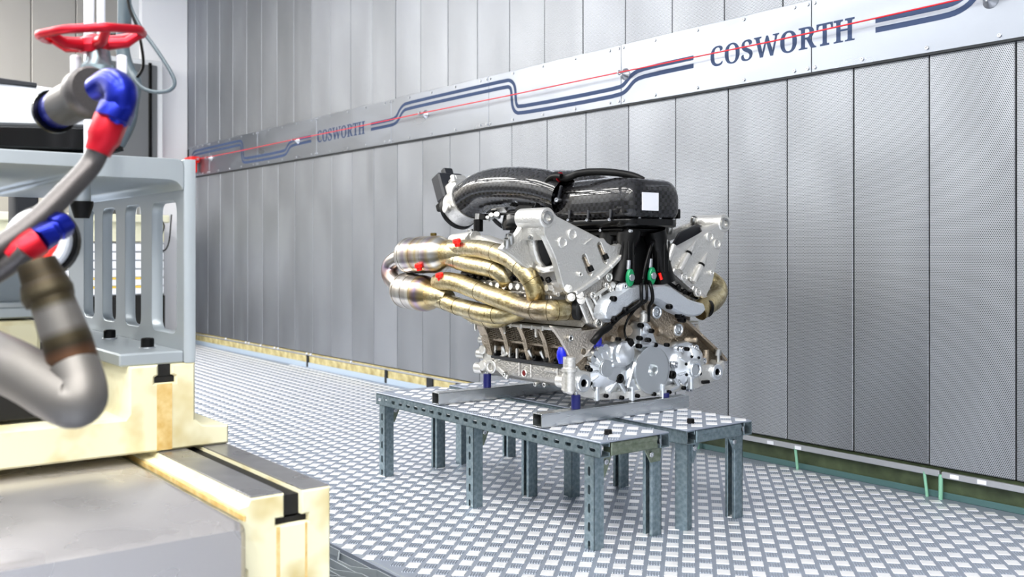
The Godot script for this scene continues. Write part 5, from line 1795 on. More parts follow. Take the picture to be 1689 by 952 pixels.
	bolts(b, "rear_screw", M.steel_bolt, PackedVector3Array([Vector3(-0.5422, 0.5402, -0.14), Vector3(-0.527, 0.5525, -0.14)]), Vector3(-0.4, 0.8, 0.4), 0.012, 0.016)
	# ---- right bracket, seen from its inner side
	slots = []
	st = mb()
	prism(st, rp(PackedVector3Array([Vector3(0.4393, 0.61, -0.03), Vector3(0.4253, 0.633, -0.03), Vector3(0.4009, 0.6256, -0.03), Vector3(0.2986, 0.5759, -0.03), Vector3(0.1672, 0.5256, -0.03), Vector3(0.1416, 0.5322, -0.03), Vector3(0.1162, 0.4835, -0.03), Vector3(0.0941, 0.4748, -0.03), Vector3(0.1004, 0.455, -0.03), Vector3(0.1225, 0.4459, -0.03), Vector3(0.148, 0.419, -0.03), Vector3(0.2322, 0.366, -0.03), Vector3(0.3087, 0.33, -0.03), Vector3(0.3222, 0.3456, -0.03), Vector3(0.3527, 0.3884, -0.03), Vector3(0.3733, 0.4525, -0.03), Vector3(0.4079, 0.5493, -0.03)]), 0.006), Vector3(0, 0, -0.026), 0.005, slots)
	b = put("mounting_bracket", st, M.cast_fine, e, "right cast bracket nearer the wall")
	bc = Vector3(0.4171, 0.6177, -0.026)
	put("pivot_boss", flipped_boss(bc), M.cast_fine, b)
	st = mb()
	lathe(st, [[0.012, -0.02], [0.022, -0.004], [0.022, 0.003], [0.020, 0.004], [0.0125, 0.002], [0.012, -0.02]], T3(bc, up_to(Z)), 24)
	put("steel_bush", st, M.steel_bolt, b)
	for q in [Vector3(0.3323, 0.566, -0.03), Vector3(0.3733, 0.5399, -0.03)]:
		st = mb()
		ring(st, q, Z, 0.020, 0.0125, 0.006, 0.002, 24, 0.005)
		put("raised_ring", st, M.cast_fine, b)
	st = mb()
	prism(st, PackedVector3Array([Vector3(0.2266, 0.5326, -0.055), Vector3(0.43, 0.5917, -0.055), Vector3(0.423, 0.5333, -0.055), Vector3(0.3607, 0.383, -0.055), Vector3(0.1939, 0.4313, -0.055)]), Vector3(0, 0, -0.01), 0.0)
	put("back_plate", st, M.cast, b)
	for q in [[Vector3(0.2136, 0.501, -0.028), Vector3(0.1554, 0.4391, -0.016), Vector3(0.2552, 0.5484, -0.03)], [Vector3(0.2829, 0.4579, -0.028), Vector3(0.2299, 0.3957, -0.016), Vector3(0.3222, 0.5077, -0.03)]]:
		st = mb()
		tube(st, PackedVector3Array([q[0], q[1]]), [0.0125, 0.0105], 12)
		put("bolt_tunnel", st, M.cast_fine, b)
		st = mb()
		tube(st, PackedVector3Array([q[2], q[0] + (q[2] - q[0]) * 0.12]), [0.002, 0.013], 12)
		put("tunnel_taper", st, M.cast_fine, b)
		st = mb()
		tube(st, PackedVector3Array([q[0] + (q[2] - q[0]) * 0.10, q[0] + (q[1] - q[0]) * 0.03]), 0.0132, 12)
		put("black_ring", st, M.black, b)
	st = mb()
	var lg := PackedVector3Array([Vector3(0.1268, 0.5343, -0.022), Vector3(0.1015, 0.477, -0.022)])
	tube(st, lg, 0.013, 12)
	put("bolt_tunnel", st, M.cast_fine, b)
	st = mb()
	var rr := PackedVector3Array([Vector3(0.1289, 0.4437, -0.03), Vector3(0.2322, 0.3773, -0.03), Vector3(0.2322, 0.3773, -0.03), Vector3(0.312, 0.3322, -0.03)])
	for i in [0, 2]:
		bar(st, rr[i], rr[i + 1], 0.02, 0.02, 0.004, Z)
	put("ridge", st, M.cast, b)
	for q in [[Vector3(0.1865, 0.4162, -0.03), 0.018], [Vector3(0.2619, 0.3585, -0.03), 0.018], [Vector3(0.3357, 0.4299, -0.03), 0.011], [Vector3(0.2256, 0.4089, -0.03), 0.011]]:
		st = mb()
		ring(st, q[0], Z, q[1], q[1] * 0.5, 0.012, 0.002, 18, 0.006)
		screw(st, q[0] + Z * 0.008, Z, q[1] * 0.45, 0.004, 10)
		put("bolt_boss", st, M.cast_fine, b)
	st = mb()
	var rp2 := rp(PackedVector3Array([Vector3(0.5565, 0.6385, -0.145), Vector3(0.5201, 0.6451, -0.145), Vector3(0.4452, 0.6411, -0.145), Vector3(0.3582, 0.6205, -0.145), Vector3(0.1586, 0.5669, -0.145), Vector3(0.1618, 0.5465, -0.145), Vector3(0.2172, 0.5445, -0.145), Vector3(0.3582, 0.5829, -0.145), Vector3(0.4276, 0.6122, -0.145), Vector3(0.4807, 0.6131, -0.145)]), 0.004)
	prism(st, rp2, Vector3(0, 0, -0.022), 0.004)
	put("rear_plate", st, M.cast_fine, b)
	st = mb()
	var tw0 := PackedVector3Array([Vector3(0.4347, 0.6333, -0.035), Vector3(0.4068, 0.627, -0.035), Vector3(0.3042, 0.5772, -0.035)])
	var tw1 := PackedVector3Array([Vector3(0.5375, 0.6458, -0.16), Vector3(0.4657, 0.6431, -0.16), Vector3(0.4093, 0.6313, -0.16)])
	for i in 2:
		loft(st, [PackedVector3Array([tw0[i], tw0[i] - Vector3(0, 0.012, 0), tw1[i] - Vector3(0, 0.012, 0), tw1[i]]), PackedVector3Array([tw0[i + 1], tw0[i + 1] - Vector3(0, 0.012, 0), tw1[i + 1] - Vector3(0, 0.012, 0), tw1[i + 1]])])
	put("top_web", st, M.cast_fine, b)
	st = mb()
	prism(st, PackedVector3Array([Vector3(0.2092, 0.535, -0.1), Vector3(0.2487, 0.581, -0.1), Vector3(0.3428, 0.6146, -0.1), Vector3(0.4048, 0.6015, -0.1), Vector3(0.3428, 0.5635, -0.1), Vector3(0.2586, 0.5261, -0.1)]), Vector3(0, 0, -0.01), 0.0)
	put("hollow_shade", st, M.anthracite, b)  # dark sheet put in as shade of the bracket hollow
	bolts(b, "rear_screw", M.steel_bolt, PackedVector3Array([Vector3(0.1696, 0.5784, -0.14), Vector3(0.2317, 0.5952, -0.14), Vector3(0.3664, 0.63, -0.14)]), Vector3(-0.2, 0.9, 0.4), 0.013, 0.016)

func flipped_boss(at: Vector3) -> SurfaceTool:   # a round boss running back from its bored front face
	var st := mb()
	lathe(st, [[0.0, -0.14], [0.030, -0.14], [0.034, -0.136], [0.034, -0.004], [0.030, 0.0], [0.0225, 0.0], [0.0225, -0.004], [0.0125, -0.004], [0.0125, -0.05], [0.0, -0.05]], T3(at, up_to(Vector3(0, 0, 1))), 28)
	return st

func water_rail(e: Node3D):
	var Z := Vector3(0, 0, 1)
	var st := mb()
	prism(st, rp(PackedVector3Array([Vector3(-0.2324, 0.2754, 0.01), Vector3(-0.2435, 0.2964, 0.01), Vector3(-0.2324, 0.3289, 0.01), Vector3(-0.2156, 0.349, 0.01), Vector3(-0.1588, 0.3724, 0.01), Vector3(-0.127, 0.3884, 0.01), Vector3(-0.0832, 0.3916, 0.01), Vector3(0.0463, 0.3911, 0.01), Vector3(0.0867, 0.3838, 0.01), Vector3(0.1307, 0.3609, 0.01), Vector3(0.1754, 0.3377, 0.01), Vector3(0.2208, 0.3252, 0.01), Vector3(0.2636, 0.3172, 0.01), Vector3(0.2736, 0.2922, 0.01), Vector3(0.2471, 0.2752, 0.01), Vector3(0.2078, 0.2701, 0.01), Vector3(0.1626, 0.2741, 0.01), Vector3(0.1181, 0.289, 0.01), Vector3(0.0711, 0.3125, 0.01), Vector3(0.031, 0.3311, 0.01), Vector3(-0.0086, 0.3419, 0.01), Vector3(-0.0714, 0.3427, 0.01), Vector3(-0.1067, 0.329, 0.01), Vector3(-0.1415, 0.3092, 0.01), Vector3(-0.1873, 0.2838, 0.01), Vector3(-0.2099, 0.2723, 0.01)]), 0.010), Vector3(0, 0, -0.055), 0.016)
	var w := put("water_rail", st, M.manifold_cast, e)
	st = mb()
	prism(st, rp(PackedVector3Array([Vector3(-0.2159, 0.2709, -0.02), Vector3(-0.2327, 0.2965, -0.02), Vector3(-0.2243, 0.3336, -0.02), Vector3(-0.1989, 0.3536, -0.02), Vector3(-0.1647, 0.3611, -0.02), Vector3(-0.1647, 0.2729, -0.02), Vector3(-0.1876, 0.2634, -0.02)]), 0.012), Vector3(0, 0, -0.05), 0.012)
	put("rail_mouth", st, M.manifold_cast, w)
	st = mb()
	lathe(st, [[0.0, 0.0], [0.034, 0.0], [0.034, 0.014], [0.0, 0.014]], T3(Vector3(0.2974, 0.299, -0.02), up_to(Vector3(1, -0.1, 0.1))), 20)
	put("hose_clamp", st, M.black, w)
	st = mb()
	prism(st, rp(PackedVector3Array([Vector3(-0.155, 0.3698, 0), Vector3(-0.1492, 0.3927, 0), Vector3(-0.1348, 0.4029, 0), Vector3(-0.1203, 0.4006, 0), Vector3(-0.1086, 0.3856, 0)]), 0.006), Vector3(0, 0, -0.03), 0.005)
	ring(st, Vector3(-0.1367, 0.3904, 0.002), Z, 0.008, 0.004, 0.004, 0.001, 12)
	put("bolt_lug", st, M.manifold_cast, w)
	bolts(w, "bolt", M.black, PackedVector3Array([Vector3(-0.2024, 0.3487, 0.014), Vector3(-0.1996, 0.2804, 0.014), Vector3(0.07, 0.3127, 0.014), Vector3(-0.1482, 0.3096, 0.014)]), Z, 0.010, 0.010)
	bolts(w, "bolt", M.black, PackedVector3Array([Vector3(0.149, 0.2758, -0.01), Vector3(0.1618, 0.2621, -0.01)]), Z, 0.012, 0.014)

func carbon_ring(z: float, cx: float, hw: float, y0: float, y1: float, rt: float, rb: float) -> PackedVector3Array:
	var out := PackedVector3Array()
	for c in [[1, -1, rb], [1, 1, rt], [-1, 1, rt], [-1, -1, rb]]:
		var r: float = minf(c[2], minf(hw, (y1 - y0) * 0.5) * 0.95)
		var mid := Vector2(cx + c[0] * (hw - r), (y1 - r) if c[1] > 0 else (y0 + r))
		var a0: float = {[1, -1]: -90.0, [1, 1]: 0.0, [-1, 1]: 90.0, [-1, -1]: 180.0}[[c[0], c[1]]]
		for k in 7:
			var a := deg_to_rad(a0 + 15.0 * k)
			out.append(Vector3(mid.x + r * cos(a), mid.y + r * sin(a), z))
	return out

func airbox(e: Node3D):
	var Z := Vector3(0, 0, 1)
	var st := mb()
	var rings := []
	for q in [[0.032, 0.45], [0.030, 0.66], [0.024, 0.79], [0.012, 0.89], [-0.01, 0.96], [-0.04, 1.0], [-0.08, 1.02], [-0.16, 1.03], [-0.28, 1.0], [-0.36, 0.96], [-0.42, 0.86], [-0.45, 0.7]]:
		var k: float = q[1]
		rings.append(carbon_ring(q[0], -0.008, 0.142 * k, 0.688 - 0.07 * k, 0.688 + 0.083 * k * (1.0 + maxf(0.0, -q[0]) * 0.22), 0.078 * k, 0.04 * k))
	loft(st, rings)
	var a := put("airbox", st, M.carbon, e, "black woven-carbon airbox")
	# lower lid with its seam
	st = mb()
	var low := []
	for q in [[0.022, 0.62], [0.016, 0.78], [0.0, 0.90], [-0.03, 0.97], [-0.08, 1.01], [-0.30, 1.02], [-0.42, 0.95], [-0.44, 0.8]]:
		low.append(carbon_ring(q[0], -0.008, 0.142 * q[1], 0.594 + 0.02 * (1.0 - q[1]), 0.625, 0.006, 0.02))
	loft(st, low)
	put("lower_lid", st, M.black_gloss, a)
	st = mb()
	box(st, Vector3(-0.012, 0.588, -0.30), Vector3(0.225, 0.012, 0.54), 0.004)
	box(st, Vector3(-0.012, 0.575, -0.30), Vector3(0.19, 0.02, 0.50), 0.004)
	put("intake_flange", st, M.black, a)
	# clips along the seam
	for p in [Vector3(-0.155, 0.6434, -0.2721), Vector3(-0.155, 0.6404, -0.169), Vector3(-0.153, 0.6392, -0.0539)]:
		st = mb()
		tube(st, PackedVector3Array([p + Vector3(0, -0.012, 0), p + Vector3(0.002, 0.018, 0)]), 0.005, 8)
		put("clip", st, M.anthracite, a)
		st = mb()
		screw(st, p + Vector3(-0.004, -0.018, 0), Vector3(-1, 0, 0.3), 0.006, 0.006, 8)
		put("clip_screw", st, M.screw, a)
	bolts(a, "lid_screw", M.screw, PackedVector3Array([Vector3(-0.0813, 0.6272, 0.014), Vector3(0.0207, 0.6293, 0.014)]), Vector3(0, 0, 1), 0.005, 0.005)
	bolts(a, "lid_screw", M.screw, PackedVector3Array([Vector3(-0.125, 0.5859, -0.1344), Vector3(-0.125, 0.5812, 0.0169)]), Vector3(-1, 0, 0.2), 0.006, 0.006)
	st = mb()
	box(st, Vector3(0.1544, 0.6477, -0.03), Vector3(0.014, 0.035, 0.03), 0.003)
	put("side_latch", st, M.black, a)
	# white label on the front, left blank
	st = mb()
	var lp := Vector3(-0.0449, 0.6846, 0.0325)
	box(st, Vector3(lp.x, lp.y, 0.033), Vector3(0.081, 0.063, 0.0025), 0.0005)
	put("sticker", st, M.label_white, a, "plain white square sticker")
	# raised panel line on the side
	st = mb()
	tube(st, spl(PackedVector3Array([Vector3(-0.15, 0.7303, -0.3192), Vector3(-0.15, 0.7266, -0.2407), Vector3(-0.15, 0.7213, -0.1746), Vector3(-0.15, 0.7159, -0.1519), Vector3(-0.15, 0.6938, -0.1422)]), 4), 0.002, 6)
	put("panel_line", st, M.black_gloss, a)
	# intake runners
	for s in [-1, 1]:
		for k in 6:
			var z := -0.045 - k * 0.092
			st = mb()
			var rp0 := Vector3(s * 0.062 - 0.008, 0.585, z)
			var rp1 := Vector3(s * 0.115 - 0.008, 0.40, z)
			tube(st, PackedVector3Array([rp0, rp0.lerp(rp1, 0.15), rp0.lerp(rp1, 0.3), rp0.lerp(rp1, 0.75), rp1]), [0.042, 0.042, 0.034, 0.036, 0.040], 20)
			var ru := put("intake_runner", st, M.black, e)
			st = mb()
			for q in 10:
				var an := TAU * q / 10
				box(st, rp0.lerp(rp1, 0.5) + Vector3(cos(an) * 0.036, 0, sin(an) * 0.036), Vector3(0.006, 0.11, 0.006), 0.002)
			put("rib", st, M.rubber, ru)
	# curved inlet tubes with their throttle bodies
	for s in [-1, 1]:
		var sx := -0.115 if s < 0 else 0.115
		st = mb()
		var pts := PackedVector3Array()
		for q in [[-0.34, 0.715, 0.0], [-0.46, 0.748, -0.01], [-0.60, 0.765, -0.02], [-0.75, 0.770, -0.03], [-0.86, 0.758, -0.03], [-0.96, 0.722, -0.03]]:
			pts.append(Vector3(sx - s * q[2] * 0.4, q[1], q[0]))
		tube(st, spl(pts, 8), [0.070, 0.078, 0.080, 0.081, 0.082, 0.083], 32, false)
		var tb := put("inlet_tube", st, M.carbon, e, "curved black carbon inlet tube")
		var n := pts.size()
		var dir := (pts[n - 1] - pts[n - 2]).normalized()
		dir = (dir + Vector3(0, -0.10, 0)).normalized()
		var end := pts[n - 1]
		var B := up_to(dir)
		st = mb()
		lathe(st, [[0.080, -0.012], [0.088, -0.012], [0.088, 0.012], [0.084, 0.020], [0.084, 0.075], [0.078, 0.078]], T3(end, B), 40)
		var th := put("throttle_body", st, M.cast_fine, tb)
		st = mb()
		lathe(st, [[0.0, 0.072], [0.087, 0.072], [0.088, 0.078], [0.088, 0.092], [0.076, 0.094], [0.074, 0.080], [0.0, 0.080]], T3(end, B), 40)
		put("bellmouth", st, M.black, tb)
		# motor housing on the upper outer side
		var up := Vector3.UP - dir * Vector3.UP.dot(dir)
		up = up.normalized()
		var sd := dir.cross(up)
		st = mb()
		box(st, end + dir * 0.035 + up * 0.085, Vector3(0.10, 0.05, 0.075), 0.008, Basis(sd, up, sd.cross(up)))
		box(st, end + dir * 0.035 + up * 0.118, Vector3(0.06, 0.03, 0.06), 0.006, Basis(sd, up, sd.cross(up)))
		for q in [-0.045, 0.045]:
			disc(st, end + dir * 0.0 + up * 0.092 + sd * q, up, 0.012, 0.03, 0.002, 12)
		disc(st, end + dir * 0.03 - up * 0.02 - sd * 0.088, -sd, 0.02, 0.02, 0.003, 16)
		put("motor_mount", st, M.cast_fine, tb)
		st = mb()
		box(st, end + dir * 0.100 + up * 0.115, Vector3(0.13, 0.125, 0.065), 0.008, Basis(sd, up, sd.cross(up)))
		box(st, end + dir * 0.088 + up * 0.185, Vector3(0.05, 0.04, 0.03), 0.006, Basis(sd, up, sd.cross(up)))
		box(st, end + dir * 0.138 + up * 0.115, Vector3(0.09, 0.07, 0.014), 0.004, Basis(sd, up, sd.cross(up)))
		put("throttle_motor", st, M.anthracite, tb)
		st = mb()
		box(st, end + dir * 0.105 + up * 0.028 - sd * 0.05, Vector3(0.06, 0.035, 0.05), 0.006, Basis(sd, up, sd.cross(up)))
		put("connector", st, M.black, tb)
	# plenum base and rear runner under the tubes
	st = mb()
	lathe(st, [[0.0, -0.05], [0.095, -0.05], [0.10, -0.03], [0.092, 0.01], [0.075, 0.03], [0.0, 0.04]], T3(Vector3(-0.08, 0.645, -0.62)), 28)
	put("rear_plenum", st, M.black_gloss, e)
	st = mb()
	lathe(st, [[0.0, -0.12], [0.052, -0.12], [0.055, -0.05], [0.068, -0.045], [0.068, -0.02], [0.052, -0.015], [0.052, 0.0], [0.0, 0.0]], T3(Vector3(-0.10, 0.60, -0.62)), 24)
	put("rear_outlet", st, M.anthracite, e)
	var se := Vector3(-0.16, 0.6672, -0.8394)
	put("sensor_neck", sensor_shape(se, 0.014, 0.03), M.steel_bolt, e)
	st = mb()
	disc(st, se + Vector3(0, -0.075, 0), Vector3.UP, 0.020, 0.05, 0.003, 16)
	put("pressure_sensor", st, M.black, e)
	st = mb()
	for q in [[Vector3(-0.17, 0.649, -0.7288), 0.011], [Vector3(-0.17, 0.6504, -0.692), 0.013], [Vector3(-0.17, 0.6399, -0.7537), 0.009]]:
		disc(st, q[0], Vector3(-0.5, 0.2, 0.5), q[1], 0.03, 0.003, 12)
	put("pipe_fittings", st, M.steel_bolt, e)
	st = mb()
	for q in [[Vector3(-0.16, 0.6642, -0.7383), 0.011], [Vector3(-0.16, 0.651, -0.7926), 0.010]]:
		box(st, q[0], Vector3(0.03, 0.025, 0.03), 0.004)
	tube(st, PackedVector3Array([Vector3(-0.165, 0.6605, -0.7028), Vector3(-0.165, 0.6558, -0.5449)]), 0.006, 8)
	put("black_fittings", st, M.black, e)

func sensor_shape(at: Vector3, r: float, h: float) -> SurfaceTool:
	var st := mb()
	disc(st, at + Vector3(0, -h, 0), Vector3.UP, r, h, 0.002, 14)
	disc(st, at + Vector3(0, -h * 1.2, 0), Vector3.UP, r * 1.25, h * 0.4, 0.002, 6)
	return st

func exhaust(e: Node3D):
	var st := mb()
	var g1 := Color(0.60, 0.53, 0.34)
	var g2 := Color(0.66, 0.60, 0.44)
	var g3 := Color(0.50, 0.40, 0.22)
	var gr := Color(0.44, 0.39, 0.33)
	var lt := Color(0.70, 0.66, 0.52)
	# root of the manifold is the front pipe
	var runs := [
		["front pipe running straight to the head", PackedVector3Array([Vector3(-0.4, 0.389, -0.7683), Vector3(-0.41, 0.3955, -0.7019), Vector3(-0.41, 0.3907, -0.6151), Vector3(-0.41, 0.3747, -0.5314), Vector3(-0.41, 0.3574, -0.443), Vector3(-0.42, 0.3453, -0.3589), Vector3(-0.42, 0.333, -0.2873), Vector3(-0.42, 0.3208, -0.2248), Vector3(-0.415, 0.3124, -0.1737), Vector3(-0.41, 0.3101, -0.1303), Vector3(-0.4, 0.3115, -0.0939), Vector3(-0.375, 0.3111, -0.0823), Vector3(-0.345, 0.3112, -0.0797), Vector3(-0.315, 0.3113, -0.0767), Vector3(-0.3, 0.3122, -0.0687)]), 0.0355, [g2, g2, g1, lt, lt, g2, g1, gr, gr, gr, g1, lt, g3, g3], [0.26, 0.62, 0.72, 0.78, 0.88]],
		["low pipe", PackedVector3Array([Vector3(-0.4, 0.3298, -0.8295), Vector3(-0.4, 0.3246, -0.7769), Vector3(-0.4, 0.3153, -0.7128), Vector3(-0.4, 0.3037, -0.6544), Vector3(-0.4, 0.297, -0.5973), Vector3(-0.4, 0.2907, -0.5377), Vector3(-0.405, 0.285, -0.4727), Vector3(-0.4, 0.2815, -0.4043), Vector3(-0.385, 0.2831, -0.3622), Vector3(-0.36, 0.2903, -0.3303), Vector3(-0.33, 0.2981, -0.3263)]), 0.0335, [g2, lt, g2, g1, lt, g2, g1, lt, g1, g3], [0.2, 0.35, 0.55, 0.72]],
		["low rear elbow", PackedVector3Array([Vector3(-0.38, 0.2867, -0.6061), Vector3(-0.38, 0.2714, -0.5464), Vector3(-0.38, 0.2631, -0.4882), Vector3(-0.38, 0.2617, -0.4315), Vector3(-0.36, 0.2664, -0.4101), Vector3(-0.33, 0.2814, -0.3983)]), 0.032, [g1, g1, g2, g1, g3], [0.5]],
		["high pipe arching down to the head", PackedVector3Array([Vector3(-0.4, 0.5171, -0.7212), Vector3(-0.4, 0.5193, -0.6502), Vector3(-0.4, 0.5214, -0.5773), Vector3(-0.4, 0.519, -0.495), Vector3(-0.41, 0.5122, -0.4167), Vector3(-0.42, 0.5035, -0.3517), Vector3(-0.43, 0.493, -0.2918), Vector3(-0.435, 0.4743, -0.2363), Vector3(-0.435, 0.4517, -0.1954), Vector3(-0.43, 0.4271, -0.1681), Vector3(-0.42, 0.4004, -0.1541), Vector3(-0.41, 0.3753, -0.1533), Vector3(-0.39, 0.3491, -0.1749)]), 0.0335, [g2, lt, lt, g2, lt, lt, g2, lt, g2, g1, g1, g3], [0.4, 0.66, 0.8]],
		["second high pipe", PackedVector3Array([Vector3(-0.4, 0.4889, -0.7085), Vector3(-0.4, 0.4776, -0.6502), Vector3(-0.4, 0.4666, -0.5853), Vector3(-0.4, 0.4582, -0.5182), Vector3(-0.4, 0.4522, -0.4606), Vector3(-0.4, 0.4462, -0.408), Vector3(-0.4, 0.4338, -0.364), Vector3(-0.39, 0.4145, -0.3447), Vector3(-0.37, 0.3899, -0.3531), Vector3(-0.35, 0.3624, -0.3794)]), 0.0335, [g2, lt, lt, g2, lt, g2, lt, g1, g3], [0.16, 0.62, 0.8]],
	]
	var m: Node3D = null
	for r in runs:
		var path := spl(r[1], 5)
		st = mb()
		tube(st, path, r[2], 24, true, r[3])
		var o := put("exhaust_manifold" if m == null else "exhaust_pipe", st, M.gold_pipe, e if m == null else m, "golden exhaust manifold, " + r[0] if m == null else "golden " + r[0])
		if m == null:
			m = o
		st = mb()
		for w in r[4]:
			var i := clampi(int(w * (path.size() - 1)), 1, path.size() - 2)
			var d := (path[i + 1] - path[i - 1]).normalized()
			var B := up_to(d)
			var wob := PackedVector3Array()
			for k in 25:
				var a := TAU * k / 24
				wob.append(path[i] + B * Vector3(cos(a) * r[2], 0.0, sin(a) * r[2]))
			tube(st, wob, 0.0013, 5, false)
		put("weld_seam", st, M.weld, m)
	# merge collars, collectors with heat tints
	var A := Color(0.62, 0.58, 0.53)
	var B1 := Color(0.36, 0.24, 0.20)
	var P := Color(0.34, 0.27, 0.36)
	var Y := Color(0.55, 0.43, 0.22)
	var W := Color(0.80, 0.78, 0.74)
	var S := Color(0.58, 0.54, 0.50)
	for c in [[Vector3(-0.395, 0.4925, -1.0166), Vector3(-0.395, 0.503, -0.6741), 0.074, [A, W, S, P, S, Y, B1, S, Y, S, A, P, Y, W, A, Y, B1, g1]], [Vector3(-0.4, 0.352, -1.0468), Vector3(-0.4, 0.3365, -0.7769), 0.072, [A, S, A, W, S, A, S, W, Y, B1, P, Y, Y, A, g2]]]:
		var p0: Vector3 = c[0]
		var ax: Vector3 = (c[1] - p0).normalized()
		var L: float = p0.distance_to(c[1])
		var prof := [[0.0, 0.0], [c[2] * 0.55, 0.0], [c[2] * 0.93, 0.008], [c[2], 0.022]]
		var cols := [A, A, S, A]
		var n := 22
		for k in n:
			var t := float(k) / (n - 1)
			var rr: float = c[2] * (1.0 if t < 0.62 else lerpf(1.0, 0.60, smoothstep(0.62, 1.0, t)))
			if k % 5 == 2 and t < 0.62:
				rr *= 1.012
			prof.append([rr, 0.024 + (L - 0.024) * t])
			cols.append(color_list(c[3], t))
		prof.append([0.0, L])
		cols.append(g3)
		st = mb()
		lathe(st, prof, T3(p0, up_to(ax)), 40, cols)
		put("collector", st, M.heat_pipe, m)
		st = mb()
		for t in [0.12, 0.36, 0.60]:
			lathe(st, [[c[2] * 0.99, -0.002], [c[2] * 1.012, -0.001], [c[2] * 1.012, 0.001], [c[2] * 0.99, 0.002]], T3(p0 + ax * (L * t), up_to(ax)), 40)
		put("collector_bead", st, M.weld, m)
		# flattened merge throat
		st = mb()
		var th0: Vector3 = c[1] - ax * 0.03
		tube(st, PackedVector3Array([th0, th0 + ax * 0.05, th0 + ax * 0.11]), [c[2] * 0.72, c[2] * 0.60, c[2] * 0.40], 24, true, [Y, g2, lt])
		put("merge_throat", st, M.gold_pipe, m)
	# linking bend at the far left
	st = mb()
	tube(st, spl(PackedVector3Array([Vector3(-0.39, 0.5051, -0.9357), Vector3(-0.39, 0.495, -1.0201), Vector3(-0.4, 0.4797, -1.0759), Vector3(-0.405, 0.4566, -1.1216), Vector3(-0.41, 0.4235, -1.128), Vector3(-0.41, 0.3936, -1.1032), Vector3(-0.405, 0.3695, -1.0529), Vector3(-0.4, 0.3511, -0.9942), Vector3(-0.39, 0.3404, -0.9357)]), 6), 0.037, 24, true, [S, A, S, P, B1, A, S, A])
	put("link_bend", st, M.heat_pipe, m)
	# red transport caps and a brass plug
	var caps := [Vector3(-0.44, 0.5418, -0.5833), Vector3(-0.46, 0.4482, -0.8194), Vector3(-0.44, 0.4123, -0.7008)]
	for q in caps:
		st = mb()
		lathe(st, [[0.0, -0.012], [0.011, -0.012], [0.012, 0.0], [0.017, 0.002], [0.015, 0.014], [0.0, 0.014]], T3(q, up_to(Vector3(-0.3, 1, 0.1))), 10)
		put("red_cap", st, M.red_plastic, m)
	st = mb()
	disc(st, Vector3(-0.395, 0.5675, -0.8152), Vector3.UP, 0.014, 0.016, 0.002, 6)
	put("brass_plug", st, M.brass, m)
	# black disc put in as shade of the gap between front pipe and head
	st = mb()
	lathe(st, [[0.0, 0.0], [0.036, 0.0], [0.036, 0.016], [0.0, 0.016]], T3(Vector3(-0.31, 0.3129, -0.0604), up_to(Vector3(0.5, 0, 1))), 20)
	put("port_shade", st, M.rubber, m)
	# the other bank's pipe, peeping out beyond the right bracket
	st = mb()
	tube(st, spl(PackedVector3Array([Vector3(0.2718, 0.2858, -0.03), Vector3(0.312, 0.3049, -0.03), Vector3(0.3791, 0.3226, -0.05), Vector3(0.4264, 0.3485, -0.07), Vector3(0.4424, 0.3757, -0.09), Vector3(0.4345, 0.3987, -0.12), Vector3(0.4374, 0.4145, -0.16)]), 6), 0.037, 20, true, [g1, g2, lt, g2, g1, g3])
	var r2 := put("exhaust_elbow", st, M.gold_pipe, e, "golden exhaust elbow of the far bank")
	st = mb()
	tube(st, PackedVector3Array([Vector3(0.40, 0.33, -0.15), Vector3(0.42, 0.34, -0.6)]), 0.032, 16, true, [g1, g2])
	put("exhaust_pipe", st, M.gold_pipe, r2)
	# rear engine mount behind the collectors
	st = mb()
	tube(st, PackedVector3Array([Vector3(-0.33, 0.5532, -0.7703), Vector3(-0.33, 0.5635, -0.6169)]), 0.026, 16)
	prism(st, rp(PackedVector3Array([Vector3(-0.33, 0.5733, -0.6534), Vector3(-0.33, 0.5725, -0.5969), Vector3(-0.33, 0.5532, -0.5108), Vector3(-0.33, 0.5166, -0.3692), Vector3(-0.33, 0.4879, -0.3692), Vector3(-0.33, 0.4985, -0.5574), Vector3(-0.33, 0.5358, -0.6534)]), 0.006), Vector3(0.05, 0, 0), 0.004)
	put("rear_bracket", st, M.cast_fine, e)
	st = mb()
	ring(st, Vector3(-0.345, 0.5612, -0.632), Vector3(-0.3, 0, 1), 0.022, 0.011, 0.01, 0.002, 20, 0.01)
	screw(st, Vector3(-0.33, 0.585, -0.6534), Vector3.UP, 0.011, 0.012, 8)
	put("rear_bush", st, M.steel_bolt, e)

